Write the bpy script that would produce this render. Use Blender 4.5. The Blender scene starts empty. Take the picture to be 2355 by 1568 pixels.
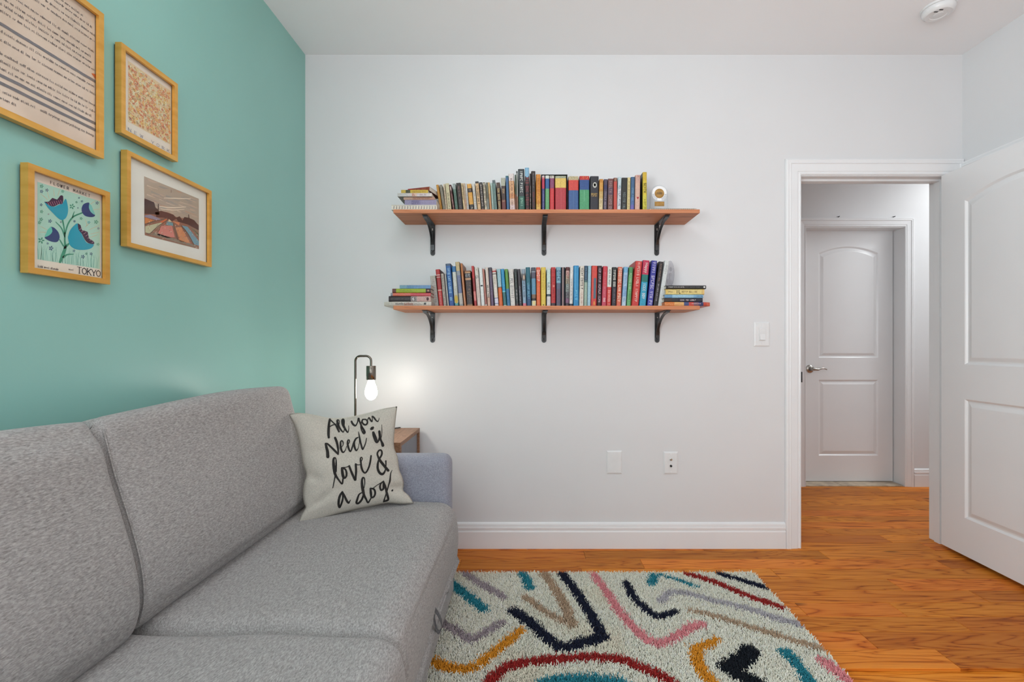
import bpy, bmesh, math, random
import numpy as np
from mathutils import Vector, Matrix
R = random.Random(7)
# ------------------------------------------------------------------ camera, world, lights, exposure
SC = bpy.context.scene
COL = SC.collection
F, CX, CY, CZ = 1050.4, 1214.0, 795.0, 1.1043      # focal length / horizon in photograph pixels, eye height in metres
YB = 2.5                                          # distance of the shelf wall
cam_d = bpy.data.cameras.new('camera'); cam = bpy.data.objects.new('camera', cam_d); COL.objects.link(cam)
cam.location = (0, 0, CZ); cam.rotation_euler = (math.pi/2, 0, 0)
cam_d.sensor_width = 36; cam_d.lens = 36*F/2355
cam_d.shift_x = -(CX-1177.5)/2355; cam_d.shift_y = (CY-784)/2355; cam_d.clip_start = .01
SC.camera = cam
SC.view_settings.view_transform = 'Standard'; SC.view_settings.look = 'None'
SC.view_settings.gamma = 1; SC.view_settings.use_curve_mapping = False
SC.view_settings.exposure = -0.57
w = bpy.data.worlds.new('daylight'); SC.world = w; w.use_nodes = True
w.node_tree.nodes['Background'].inputs[0].default_value = (.85, .93, 1, 1)
w.node_tree.nodes['Background'].inputs[1].default_value = 1.0
def area(name, loc, rot, sx, sy, power, col, shape='RECTANGLE'):
    d = bpy.data.lights.new(name, 'AREA'); d.shape = shape; d.size = sx; d.size_y = sy; d.energy = power; d.color = col
    o = bpy.data.objects.new(name, d); o.location = loc; o.rotation_euler = rot; COL.objects.link(o); return o
area('window_daylight', (.75, -1.72, 1.45), (math.radians(136), 0, 0), 2.3, 1.7, 30, (.905, .955, 1))     # daylight entering by the window behind the camera
area('added_side_fill', (-1.24, -.75, 1.5), (math.radians(128), 0, -math.pi/2), 1.3, 1.5, 178, (.905, .955, 1))   # added fill through an invented side window, brightens the door and right wall
_d = bpy.data.lights.new('ceiling_lamp', 'POINT'); _d.energy = 8; _d.shadow_soft_size = .085; _d.color = (.97, .99, 1)      # the room's ceiling lamp
_o = bpy.data.objects.new('ceiling_lamp', _d); _o.location = (-.19, 1.13, 2.585); COL.objects.link(_o)
area('hall_ceiling_lamp', (3.85, 3.05, 2.60), (0, 0, 0), .55, .55, 29, (.95, .985, 1), 'DISK')      # the hall's ceiling lamp
BULB = 80.0
# ------------------------------------------------------------------ helpers
def lin(c): 
    c = c/255.0
    return c/12.92 if c <= .04045 else ((c+.055)/1.055)**2.4
GAIN = .78
def C(r, g, b, gain=None):
    k = GAIN if gain is None else gain
    return tuple(min(.9, lin(v)*k) for v in (r, g, b))
def P(px, py, Y): return Vector(((px-CX)*Y/F, Y, CZ-(py-CY)*Y/F))
def onX(px, py, X): return P(px, py, X*F/(px-CX))
def onZ(px, py, z): return P(px, py, (CZ-z)*F/(py-CY))
def mat(name, col, rough=.5, metal=0, spec=.5):
    m = bpy.data.materials.new(name); m.use_nodes = True
    b = m.node_tree.nodes['Principled BSDF']
    b.inputs['Base Color'].default_value = (*col, 1); b.inputs['Roughness'].default_value = rough
    b.inputs['Metallic'].default_value = metal; b.inputs['Specular IOR Level'].default_value = spec
    return m
def N(m, t, **kw):
    n = m.node_tree.nodes.new(t)
    for k, v in kw.items(): setattr(n, k, v)
    return n
def L(m, a, b): m.node_tree.links.new(a, b)
def bsdf(m): return m.node_tree.nodes['Principled BSDF']
def noisy(m, c1, c2, scale=(1, 1, 1), nscale=5, detail=4, lo=.35, hi=.65, bump=0, bumpd=.001, coord='Object', rough=.5):
    tc = N(m, 'ShaderNodeTexCoord'); mp = N(m, 'ShaderNodeMapping'); mp.inputs['Scale'].default_value = scale
    no = N(m, 'ShaderNodeTexNoise'); no.inputs['Scale'].default_value = nscale; no.inputs['Detail'].default_value = detail
    no.inputs['Roughness'].default_value = rough
    cr = N(m, 'ShaderNodeValToRGB'); cr.color_ramp.elements[0].position = lo; cr.color_ramp.elements[1].position = hi
    cr.color_ramp.elements[0].color = (*c1, 1); cr.color_ramp.elements[1].color = (*c2, 1)
    L(m, tc.outputs[coord], mp.inputs[0]); L(m, mp.outputs[0], no.inputs['Vector']); L(m, no.outputs['Fac'], cr.inputs[0])
    L(m, cr.outputs[0], bsdf(m).inputs['Base Color'])
    if bump:
        bp = N(m, 'ShaderNodeBump'); bp.inputs['Strength'].default_value = bump; bp.inputs['Distance'].default_value = bumpd
        L(m, no.outputs['Fac'], bp.inputs['Height']); L(m, bp.outputs[0], bsdf(m).inputs['Normal'])
    return m
ORG = {}
class MB:
    def __init__(s): s.v = []; s.f = []; s.c = []; s.cur = None
    def add(s, vs, fs, col=None):
        o = len(s.v); s.v += [tuple(p) for p in vs]
        for f in fs: s.f.append(tuple(i+o for i in f)); s.c.append(col if col is not None else s.cur)
        return s
    def box(s, x0, x1, y0, y1, z0, z1, col=None):
        return s.add([(x0,y0,z0),(x1,y0,z0),(x1,y1,z0),(x0,y1,z0),(x0,y0,z1),(x1,y0,z1),(x1,y1,z1),(x0,y1,z1)],
            [(0,3,2,1),(4,5,6,7),(0,1,5,4),(1,2,6,5),(2,3,7,6),(3,0,4,7)], col)
    def bbox(s, x0, x1, y0, y1, z0, z1, b=.003, seg=2, col=None):          # bevelled box
        bm = bmesh.new(); bmesh.ops.create_cube(bm, size=1)
        for v in bm.verts: v.co = Vector(((x0+x1)/2+v.co.x*(x1-x0), (y0+y1)/2+v.co.y*(y1-y0), (z0+z1)/2+v.co.z*(z1-z0)))
        bmesh.ops.bevel(bm, geom=bm.edges[:], offset=b, segments=seg, profile=.5, affect='EDGES')
        s.bm(bm, col); return s
    def bm(s, bm, col=None):
        bm.verts.index_update(); s.add([v.co[:] for v in bm.verts], [[v.index for v in f.verts] for f in bm.faces], col); bm.free()
    def loops(s, lps, closed=True, cap0=False, cap1=False, col=None):       # skin successive rings of equal length
        n = len(lps[0]); vs = [p for l in lps for p in l]; fs = []
        for k in range(len(lps)-1):
            for i in range(n if closed else n-1):
                j = (i+1) % n; fs.append((k*n+i, k*n+j, (k+1)*n+j, (k+1)*n+i))
        if cap0: fs.append(tuple(range(n-1, -1, -1)))
        if cap1: fs.append(tuple((len(lps)-1)*n+i for i in range(n)))
        return s.add(vs, fs, col)
    def tube(s, pts, r, seg=10, col=None):
        pts = [Vector(p) for p in pts]; rs = r if isinstance(r, (list, tuple)) else [r]*len(pts)
        t0 = (pts[1]-pts[0]).normalized(); up = Vector((0,0,1)) if abs(t0.z) < .9 else Vector((0,1,0))
        nrm = t0.cross(up).normalized(); lps = []
        for i, p in enumerate(pts):
            t = (pts[min(i+1, len(pts)-1)]-pts[max(i-1, 0)]).normalized()
            nrm = (nrm-t*nrm.dot(t)).normalized(); bi = t.cross(nrm)
            lps.append([p+(nrm*math.cos(a)+bi*math.sin(a))*rs[i] for a in [2*math.pi*k/seg for k in range(seg)]])
        return s.loops(lps, True, True, True, col)
    def lathe(s, prof, c, seg=24, axis='Z', col=None):
        lps = []
        for (r, h) in prof:
            l = []
            for k in range(seg):
                a = 2*math.pi*k/seg; x, y = r*math.cos(a), r*math.sin(a)
                l.append(Vector(c)+(Vector((x,y,h)) if axis == 'Z' else Vector((x,-h,y)) if axis == 'Y' else Vector((h,x,y))))
            lps.append(l)
        return s.loops(lps, True, True, True, col)
    def poly(s, pts, col=None): return s.add(pts, [tuple(range(len(pts)))], col)
    def build(s, name, m, parent=None, origin=None, smooth=False, recalc=True, angle=None):
        xs = np.array(s.v) if s.v else np.zeros((1,3))
        if origin is None:
            if parent is not None: origin = ORG[parent.name]
            else: origin = Vector(((xs[:,0].min()+xs[:,0].max())/2, (xs[:,1].min()+xs[:,1].max())/2, xs[:,2].min()))
        origin = Vector(origin)
        me = bpy.data.meshes.new(name); me.from_pydata([tuple(Vector(p)-origin) for p in s.v], [], s.f)
        if any(c is not None for c in s.c):
            at = me.color_attributes.new('Col', 'FLOAT_COLOR', 'CORNER')
            arr = []
            for p, c in zip(me.polygons, s.c): arr += [(*(c or (.5,.5,.5)), 1)]*p.loop_total
            at.data.foreach_set('color', np.array(arr, dtype=np.float32).ravel())
        if recalc:
            bm = bmesh.new(); bm.from_mesh(me); bmesh.ops.recalc_face_normals(bm, faces=bm.faces); bm.to_mesh(me); bm.free()
        if smooth: me.polygons.foreach_set('use_smooth', [True]*len(me.polygons))
        me.materials.append(m)
        o = bpy.data.objects.new(name, me); COL.objects.link(o)
        po = ORG[parent.name] if parent is not None else Vector((0,0,0))
        if parent is not None: o.parent = parent
        o.location = origin-po; ORG[o.name] = origin
        if angle:
            try: me.set_sharp_from_angle(angle=math.radians(angle))
            except Exception: pass
        return o
def tag(o, label=None, cat=None, group=None, kind=None):
    for k, v in (('label', label), ('category', cat), ('group', group), ('kind', kind)):
        if v: o[k] = v
    return o
def empty(name, loc, label=None, cat=None, group=None, kind=None):
    o = bpy.data.objects.new(name, None); o.empty_display_size = .05; COL.objects.link(o); o.location = loc; ORG[o.name] = Vector(loc)
    return tag(o, label, cat, group, kind)
def catmull(pts, n=6):
    pts = [np.array(p, float) for p in pts]
    if len(pts) < 3: return [pts[0]+(pts[-1]-pts[0])*k/n for k in range(n+1)]
    out = []; q = [2*pts[0]-pts[1]]+pts+[2*pts[-1]-pts[-2]]
    for i in range(1, len(q)-2):
        for k in range(n):
            t = k/n; p0, p1, p2, p3 = q[i-1], q[i], q[i+1], q[i+2]
            out.append(.5*((2*p1)+(-p0+p2)*t+(2*p0-5*p1+4*p2-p3)*t*t+(-p0+3*p1-3*p2+p3)*t**3))
    out.append(pts[-1]); return out
def ribbon(st, n=6, cap=True):
    """2D stroke [(x,y,width)] -> (points, faces) of a flat brush mark with rounded ends"""
    c = np.array(catmull(st, n)); xy = c[:, :2]; wd = np.maximum(c[:, 2], 1e-5)/2
    t = np.gradient(xy, axis=0); t /= (np.linalg.norm(t, axis=1)[:, None]+1e-9); nr = np.stack([-t[:,1], t[:,0]], 1)
    a, b = xy+nr*wd[:,None], xy-nr*wd[:,None]; m = len(xy)
    pts = list(a)+list(b); fs = [(i, i+1, m+i+1, m+i) for i in range(m-1)]
    if cap:
        for (i, sg) in ((0, -1), (m-1, 1)):
            base = len(pts); th = np.linspace(-math.pi/2, math.pi/2, 7)
            for q in th: pts.append(xy[i]+wd[i]*(sg*t[i]*math.cos(q)+nr[i]*math.sin(q)))
            fs.append(tuple(range(base, base+7)))
    return pts, fs
# ------------------------------------------------------------------ materials of the setting
M_WALL = noisy(mat('white_wall_paint', (.80,.80,.81), .42), (.695,.693,.698), (.712,.710,.715), (1,1,1), 2.5, 3, .3, .7, .03, .0008)
M_CEIL = noisy(mat('white_ceiling_paint', (.8,.8,.8), .7), (.895,.90,.91), (.91,.915,.925), (1,1,1), 2, 3)
M_TRIM = noisy(mat('white_trim_paint', (.8,.8,.8), .3), (.79,.79,.795), (.81,.81,.815), (1,1,1), 3, 3)
M_TEAL = noisy(mat('teal_wall_paint', (.2,.5,.4), .38), C(124,170,161,1.31), C(129,175,166,1.31), (1,1,1), 1.6, 4, .3, .7, .04, .001)
M_BLACK = noisy(mat('black_steel', (.01,.01,.011), .32, 0, .6), (.008,.008,.009), (.016,.016,.018), (1,1,1), 60, 2)
M_NICKEL = noisy(mat('satin_nickel', (.42,.40,.37), .28, 1), (.36,.34,.31), (.50,.48,.45), (1,1,1), 40, 2)
M_PLASTIC = noisy(mat('white_plastic', (.8,.8,.8), .3), (.73,.73,.73), (.76,.76,.76), (1,1,1), 20, 2)
M_DARK = noisy(mat('dark_slot', (.02,.02,.02), .6), (.015,.015,.015), (.03,.03,.03), (1,1,1), 50, 2)
def wood(name, dark, mid, light, sc=(1.2, 14, 14), rough=.33, rnd=True, coat=0, gain=1.0):
    m = mat(name, mid, rough); b = bsdf(m)
    tc = N(m, 'ShaderNodeTexCoord'); oi = N(m, 'ShaderNodeObjectInfo')
    va = N(m, 'ShaderNodeVectorMath', operation='MULTIPLY_ADD')
    cmb = N(m, 'ShaderNodeCombineXYZ')
    if rnd:
        for k in range(3):
            mm = N(m, 'ShaderNodeMath', operation='MULTIPLY'); mm.inputs[1].default_value = (37.3, 11.7, 23.1)[k]
            L(m, oi.outputs['Random'], mm.inputs[0]); L(m, mm.outputs[0], cmb.inputs[k])
    mp = N(m, 'ShaderNodeMapping'); mp.inputs['Scale'].default_value = sc
    ad = N(m, 'ShaderNodeVectorMath', operation='ADD')
    L(m, tc.outputs['Object'], mp.inputs[0]); L(m, mp.outputs[0], ad.inputs[0]); L(m, cmb.outputs[0], ad.inputs[1])
    n1 = N(m, 'ShaderNodeTexNoise'); n1.inputs['Scale'].default_value = 1.0; n1.inputs['Detail'].default_value = 3; n1.inputs['Distortion'].default_value = .6
    L(m, ad.outputs[0], n1.inputs['Vector'])
    # growth rings: a sine of the slow noise gives cathedral figures
    mu = N(m, 'ShaderNodeMath', operation='MULTIPLY'); mu.inputs[1].default_value = 72
    L(m, n1.outputs['Fac'], mu.inputs[0])
    si = N(m, 'ShaderNodeMath', operation='SINE'); L(m, mu.outputs[0], si.inputs[0])
    mr = N(m, 'ShaderNodeMapRange'); mr.inputs['From Min'].default_value = -1; L(m, si.outputs[0], mr.inputs['Value'])
    mp2 = N(m, 'ShaderNodeMapping'); mp2.inputs['Scale'].default_value = (3.2, 24, 24); L(m, ad.outputs[0], mp2.inputs[0])
    n2 = N(m, 'ShaderNodeTexNoise'); n2.inputs['Scale'].default_value = 1.2; n2.inputs['Detail'].default_value = 5; L(m, mp2.outputs[0], n2.inputs['Vector'])
    mx = N(m, 'ShaderNodeMix'); mx.data_type = 'FLOAT'; mx.inputs[0].default_value = .66
    pw = N(m, 'ShaderNodeMath', operation='POWER'); pw.inputs[1].default_value = .4; L(m, mr.outputs[0], pw.inputs[0]); L(m, pw.outputs[0], mx.inputs[2]); L(m, n2.outputs['Fac'], mx.inputs[3])
    cr = N(m, 'ShaderNodeValToRGB'); e = cr.color_ramp.elements
    e[0].position = .26; e[0].color = (*dark, 1); e[1].position = .80; e[1].color = (*light, 1)
    k = e.new(.45); k.color = (*mid, 1)
    L(m, mx.outputs[0], cr.inputs[0])
    out = cr.outputs[0]
    if rnd:                                                            # every board a tone of its own
        hv = N(m, 'ShaderNodeHueSaturation'); r2 = N(m, 'ShaderNodeMapRange')
        r2.inputs['To Min'].default_value = .74; r2.inputs['To Max'].default_value = 1.14; L(m, oi.outputs['Random'], r2.inputs['Value'])
        L(m, r2.outputs[0], hv.inputs['Value']); L(m, out, hv.inputs['Color']); out = hv.outputs[0]
        mh = N(m, 'ShaderNodeMath', operation='FRACT'); mm = N(m, 'ShaderNodeMath', operation='MULTIPLY'); mm.inputs[1].default_value = 91.7
        L(m, oi.outputs['Random'], mm.inputs[0]); L(m, mm.outputs[0], mh.inputs[0])
        r3 = N(m, 'ShaderNodeMapRange'); r3.inputs['To Min'].default_value = .494; r3.inputs['To Max'].default_value = .504; L(m, mh.outputs[0], r3.inputs['Value'])
        L(m, r3.outputs[0], hv.inputs['Hue'])
        # small dark knots
        vo = N(m, 'ShaderNodeTexVoronoi'); mp3 = N(m, 'ShaderNodeMapping'); mp3.inputs['Scale'].default_value = (2.0, .5, .5)
        L(m, ad.outputs[0], mp3.inputs[0]); L(m, mp3.outputs[0], vo.inputs['Vector']); vo.inputs['Scale'].default_value = .8
        rk = N(m, 'ShaderNodeMapRange'); rk.inputs['From Min'].default_value = .02; rk.inputs['From Max'].default_value = .10
        L(m, vo.outputs['Distance'], rk.inputs['Value'])
        kx = N(m, 'ShaderNodeMix'); kx.data_type = 'RGBA'; kx.inputs[6].default_value = (*[c*.22 for c in dark], 1)
        L(m, rk.outputs[0], kx.inputs[0]); L(m, out, kx.inputs[7]); out = kx.outputs[2]
    L(m, out, b.inputs['Base Color']); b.inputs['Specular IOR Level'].default_value = .16
    bp = N(m, 'ShaderNodeBump'); bp.inputs['Strength'].default_value = .12; bp.inputs['Distance'].default_value = .0006
    L(m, n2.outputs['Fac'], bp.inputs['Height']); L(m, bp.outputs[0], b.inputs['Normal'])
    if coat: b.inputs['Coat Weight'].default_value = coat; b.inputs['Coat Roughness'].default_value = .25
    return m
M_FLOOR = wood('oak_floor', C(122,54,12,1.14), C(184,102,28,1.16), C(208,131,50,1.16), (1.1, 11, 11), .46)
M_SHELF = wood('stained_shelf_board', C(154,98,68,1.15), C(180,118,84,1.15), C(196,134,100,1.15), (1.0, 12, 40), .45, rnd=False)
M_STONE = noisy(mat('threshold_stone', (.5,.45,.38), .4), C(170,152,130,1.0), C(208,190,164,1.0), (1,1,1), 18, 6)
# ------------------------------------------------------------------ the room
XL, XR, ZC, YF = -1.2186, 2.378, 2.6965, -1.7
YH0, YH1 = 2.616, 3.59                                       # hall: near side of the far face of the shelf wall, far wall
def S(o, kind='structure'): o['kind'] = kind; return o
fl = S(MB().box(-1.4, 4.6, YF-.2, 4.1, -.12, -.012).build('floor', M_FLOOR))
# oak boards, one by one, from in front of the camera to the end of the hall
mesh_cache = {}
def plank(x0, x1, y0, y1):
    g = .0006; mb = MB()
    w_, d_ = (x1-x0)/2-g, (y1-y0)/2-g; b = .0012
    mb.loops([[(-w_,-d_,-.011),(w_,-d_,-.011),(w_,d_,-.011),(-w_,d_,-.011)], [(-w_,-d_,-b),(w_,-d_,-b),(w_,d_,-b),(-w_,d_,-b)],
              [(-w_+b,-d_+b,0),(w_-b,-d_+b,0),(w_-b,d_-b,0),(-w_+b,d_-b,0)]], True, False, True)
    o = mb.build('plank', M_FLOOR, origin=(0,0,0), recalc=False)
    o.parent = fl; o.location = Vector(((x0+x1)/2, (y0+y1)/2, 0))-ORG['floor']
fixed = {2.364:[.30,1.567], 2.264:[.58,2.1], 2.664:[1.777,2.29], 1.964:[.85,1.99], 1.664:[1.278], 1.564:[1.483], 1.464:[1.25], 2.764:[1.62,2.6], 2.564:[2.05], 2.464:[.95,2.2], 2.164:[1.2,2.33], 2.064:[1.7], 1.864:[1.55]}
k = -8
while True:
    y0 = 2.364+.1*k
    if y0 > 3.58: break
    y1 = min(y0+.1, 3.588); hall = y0 > 2.55
    xa, xb = (-1.21, 2.37) if not hall else (.9, 4.3)
    js = fixed.get(round(y0, 3))
    if js is None or len(js) == 0: js = []; x = xa+R.uniform(.3, 1.1)
    cuts = [xa]
    if js:
        x = xa+R.uniform(.3, .8)
        while x < js[0]-.35: cuts.append(x); x += R.uniform(.5, 1.1)
        cuts += js; x = js[-1]+R.uniform(.6, 1.1)
    while x < xb-.3: cuts.append(x); x += R.uniform(.5, 1.3)
    cuts.append(xb)
    for a, b in zip(cuts[:-1], cuts[1:]): plank(a, b, y0, y1)
    k += 1
S(MB().box(-1.4, 4.6, YF-.2, 4.1, ZC, ZC+.1).build('ceiling', M_CEIL))
wl = MB(); wl.box(XL-.12, XL, -.08, YB+.05, -.02, ZC+.01); wl.box(XL-.12, XL, YF-.1, -1.42, -.02, ZC+.01); wl.box(XL-.12, XL, -1.42, -.08, -.02, .72); wl.box(XL-.12, XL, -1.42, -.08, 2.28, ZC+.01)  # teal wall, with an opening cut for the added side window
S(wl.build('wall_left', M_TEAL))
wsd = MB()
for (a, b, c, d) in ((-1.49, -1.39, .65, 2.35), (-.11, -.01, .65, 2.35), (-1.39, -.11, .65, .75), (-1.39, -.11, 2.25, 2.35), (-1.39, -.11, 1.48, 1.52)): wsd.box(XL, XL+.018, a, b, c, d)
S(wsd.build('added_side_window', M_TRIM))  # invented unseen window, put in to let fill light reach the door
S(MB().box(XR, XR+.12, YF-.1, YB+.05, -.02, ZC+.01).build('wall_right', M_WALL))
DX0, DX1, DZ = 1.477, 2.322, 2.052                            # rough opening of the room doorway
bw = MB()
bw.box(XL-.1, DX0, YB, YH0, -.02, ZC+.01); bw.box(DX1, 4.5, YB, YH0, -.02, ZC+.01); bw.box(DX0, DX1, YB, YH0, DZ, ZC+.01)
S(bw.build('wall_back', M_WALL))
HX0, HX1, HZ = 2.165, 2.972, 2.05
hw = MB(); hw.box(.5, HX0, YH1, YH1+.13, -.02, ZC+.01); hw.box(HX1, 4.5, YH1, YH1+.13, -.02, ZC+.01); hw.box(HX0, HX1, YH1, YH1+.13, HZ, ZC+.01)
S(hw.build('wall_hall', M_WALL))
S(MB().box(.75, .85, YH0-.02, YH1+.05, -.02, ZC+.01).build('wall_hall_left', M_WALL))
S(MB().box(4.35, 4.45, YH0-.02, YH1+.05, -.02, ZC+.01).build('wall_hall_right', M_WALL))
S(MB().box(1.9, 3.2, YH1+.32, YH1+.36, -.02, 2.4).build('wall_closet', M_WALL))
# wall behind the camera with its window
WX0, WX1, WZ0, WZ1 = -.42, 1.92, .58, 2.32
fw = MB(); fw.box(XL-.1, WX0, YF-.14, YF, -.02, ZC+.01); fw.box(WX1, XR+.1, YF-.14, YF, -.02, ZC+.01)
fw.box(WX0, WX1, YF-.14, YF, -.02, WZ0); fw.box(WX0, WX1, YF-.14, YF, WZ1, ZC+.01)
S(fw.build('wall_front', M_WALL))
wf = MB()
for (a, b, c, d) in ((WX0-.07, WX0+.03, WZ0-.07, WZ1+.07), (WX1-.03, WX1+.07, WZ0-.07, WZ1+.07), (WX0+.03, WX1-.03, WZ0-.07, WZ0+.03), (WX0+.03, WX1-.03, WZ1-.03, WZ1+.07), ((WX0+WX1)/2-.025, (WX0+WX1)/2+.025, WZ0+.03, WZ1-.03)):
    wf.box(a, b, YF, YF+.018, c, d)
S(wf.build('window_1', M_TRIM))
# ------------------------------------------------------------------ mouldings
CAS = [(0,0),(0,.009),(.006,.012),(.010,.009),(.016,.009),(.020,.012),(.056,.015),(.060,.019),(.066,.017),(.076,.019),(.083,.016),(.086,.010),(.086,0)]
def casing(mb, xl, xr, zt, y, wl=1.0, wr=1.0, wt=1.0, z0=.0, prof=CAS):
    lp = []
    for (sx, z_, top, wd) in ((xl, z0, 0, wl), (xl, zt, 1, wl), (xr, zt, 1, wr), (xr, z0, 0, wr)):
        sg = -1 if sx == xl else 1
        lp.append([(sx+sg*t*wd, y-p, z_+(t*wt if top else 0)) for (t, p) in prof])
    mb.loops(lp, False)
    return mb
RX0, RX1, RZ = 1.490, 2.306, 2.037                           # room doorway: inner edges of the casing
t1 = casing(MB(), RX0, RX1, RZ, YB, 1, .80, 1).build('trim_1', M_TRIM); S(t1)
jm = MB(); J0, J1, JZ = RX0+.005, RX1-.001, RZ-.005
jm.box(DX0, J0, YB-.001, YH0+.002, 0, DZ); jm.box(J1, DX1, YB-.001, YH0+.002, 0, DZ); jm.box(J0, J1, YB-.001, YH0+.002, JZ, DZ)
jm.build('door_jamb', M_TRIM, t1)
st = MB(); st.box(J0, J0+.011, YB+.045, YB+.08, 0, JZ-.011); st.box(J1-.011, J1, YB+.045, YB+.08, 0, JZ-.011); st.box(J0, J1, YB+.045, YB+.08, JZ-.011, JZ)
st.build('door_stop', M_TRIM, t1)
MB().bbox(J0-.001, J0+.0015, YB-.011, YB+.022, .905, .962, .0008, 1).build('strike_plate', M_BLACK, t1)
hsc = casing(MB(), RX0, RX1, RZ, YH0, 1, 1, 1); hsc.v = [(x, 2*YH0-y, z) for (x, y, z) in hsc.v]
hsc.build('hall_side_casing', M_TRIM, t1)
# hall door casing, jamb, head nails
KX0, KX1, KZ = 2.180, 2.957, 2.038
k8 = .80
t2 = casing(MB(), KX0, KX1, KZ, YH1, k8, k8, k8).build('trim_2', M_TRIM); S(t2)
jm = MB(); jm.box(HX0, KX0+.004, YH1-.001, YH1+.13, 0, HZ); jm.box(KX1-.004+.006, HX1, YH1-.001, YH1+.13, 0, HZ); jm.box(KX0, KX1, YH1-.001, YH1+.13, KZ-.006, HZ)
jm.build('door_jamb', M_TRIM, t2)
for px in (1930, 2058):
    p = P(px, 498, YH1-.012); n = MB().tube([(p.x, YH1, p.z), (p.x, YH1-.016, p.z+.002)], .003, 8); n.tube([(p.x-.018, YH1-.010, p.z+.001), (p.x, YH1-.012, p.z+.001)], .0015, 6); n.build('nail', M_DARK, t2)
# closet casing on the right wall behind the open door
t4 = MB(); prof = [(z, p) for (z, p) in CAS]
t4.loops([[(XR-p, 2.487, 2.104-.086+t) for (t, p) in prof], [(XR-p, 1.2, 2.104-.086+t) for (t, p) in prof]], False, False, False)
S(t4.build('trim_3', M_TRIM))
# baseboards
BBP = [(0,0),(0,.016),(.090,.016),(.096,.014),(.100,.012),(.104,.0155),(.116,.0155),(.120,.0115),(.124,.013),(.133,.011),(.1405,.003),(.1405,0)]
def baseboard(name, a, b, n):
    a, b, n = Vector(a), Vector(b), Vector(n)
    o = MB().loops([[q+n*p+Vector((0,0,z)) for (z, p) in BBP] for q in (a, b)], False).build(name, M_TRIM); return S(o)
baseboard('baseboard_back', (XL, YB, 0), (RX0-.086, YB, 0), (0,-1,0))
baseboard('baseboard_left', (XL, YF, 0), (XL, YB-.016, 0), (1,0,0))
baseboard('baseboard_right', (XR, YF, 0), (XR, 2.41, 0), (-1,0,0))
baseboard('baseboard_hall', (KX1+.086*k8, YH1, 0), (4.35, YH1, 0), (0,-1,0))
baseboard('baseboard_hall_left', (.85, YH1, 0), (KX0-.086*k8, YH1, 0), (0,-1,0))
baseboard('baseboard_front', (XL, YF, 0), (XR, YF, 0), (0,1,0))
# stone threshold in the hall doorway
th = S(MB().box(KX0+.005, KX1, YH1+.002, YH1+.30, -.012, -.004).build('trim_4', M_STONE))
xs = [KX0+.006, P(1928, 1112, YH1+.05).x, KX1-.003]
for a, b in zip(xs[:-1], xs[1:]): MB().bbox(a+.002, b-.002, YH1+.004, YH1+.29, -.006, .006, .0015, 1).build('tile', M_STONE, th)
# ------------------------------------------------------------------ two-panel doors with an arched upper panel
def panel_loops(a0, a1, z0, z1, zarch, inset, depth, n=16):
    x0, x1 = a0+inset, a1-inset; pts = [(x0, z0+inset), (x1, z0+inset)]
    if zarch is None: pts += [(x1, z1-inset), (x0, z1-inset)]
    else:
        for k in range(n+1):
            t = k/n; x = x1+(x0-x1)*t; s = 2*t-1
            pts.append((x, z1-inset+(zarch-z1)*(1-s*s)))
    return [(x, depth, z) for (x, z) in pts]
def door(name, wd, ht, th, panels, M, label):
    """local: x along the leaf, y depth (0 = the face seen), z up"""
    bm = bmesh.new(); edges = []
    def loop(pts):
        vs = [bm.verts.new(p) for p in pts]; 
        for i in range(len(vs)): edges.append(bm.edges.new((vs[i], vs[(i+1) % len(vs)])))
        return vs
    outer = [(0,0,0),(wd,0,0),(wd,0,ht),(0,0,ht)]
    loop(outer)
    for p in panels: loop(panel_loops(*p, 0, 0))
    bmesh.ops.triangle_fill(bm, use_beauty=True, edges=edges)
    mb = MB(); mb.bm(bm)
    mb.add([(0,0,0),(wd,0,0),(wd,0,ht),(0,0,ht),(0,th,0),(wd,th,0),(wd,th,ht),(0,th,ht)], [(0,1,5,4),(1,2,6,5),(2,3,7,6),(3,0,4,7),(4,5,6,7)])
    leaf = mb.build(name, M, origin=(0,0,0), recalc=False)
    for p in panels:
        pb = MB(); pb.loops([panel_loops(*p, i, d) for (i, d) in ((0,0),(.004,.003),(.010,.0085),(.016,.0085),(.020,.0075),(.034,.0015),(.038,.0005))], True, False, True)
        o = pb.build('door_panel', M, leaf, origin=(0,0,0), recalc=False); 
    leaf['kind'] = 'structure'; leaf['label'] = label
    return leaf
PANELS = lambda a0, a1, dz: [(a0, a1, 1.008-dz, 1.855-dz, 1.907-dz), (a0, a1, .216-dz, .829-dz, None)]
d1 = door('door_1', .81, 2.010, .035, PANELS(.139, .671, .022), M_TRIM, 'white two-panel door standing open into the room against the right wall')
a1 = math.atan2(-1, -.041)                                  # leaf runs from the hinge towards the camera
d1.rotation_euler = (0, 0, a1); d1.location = (2.259, 2.495, .022)
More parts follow.
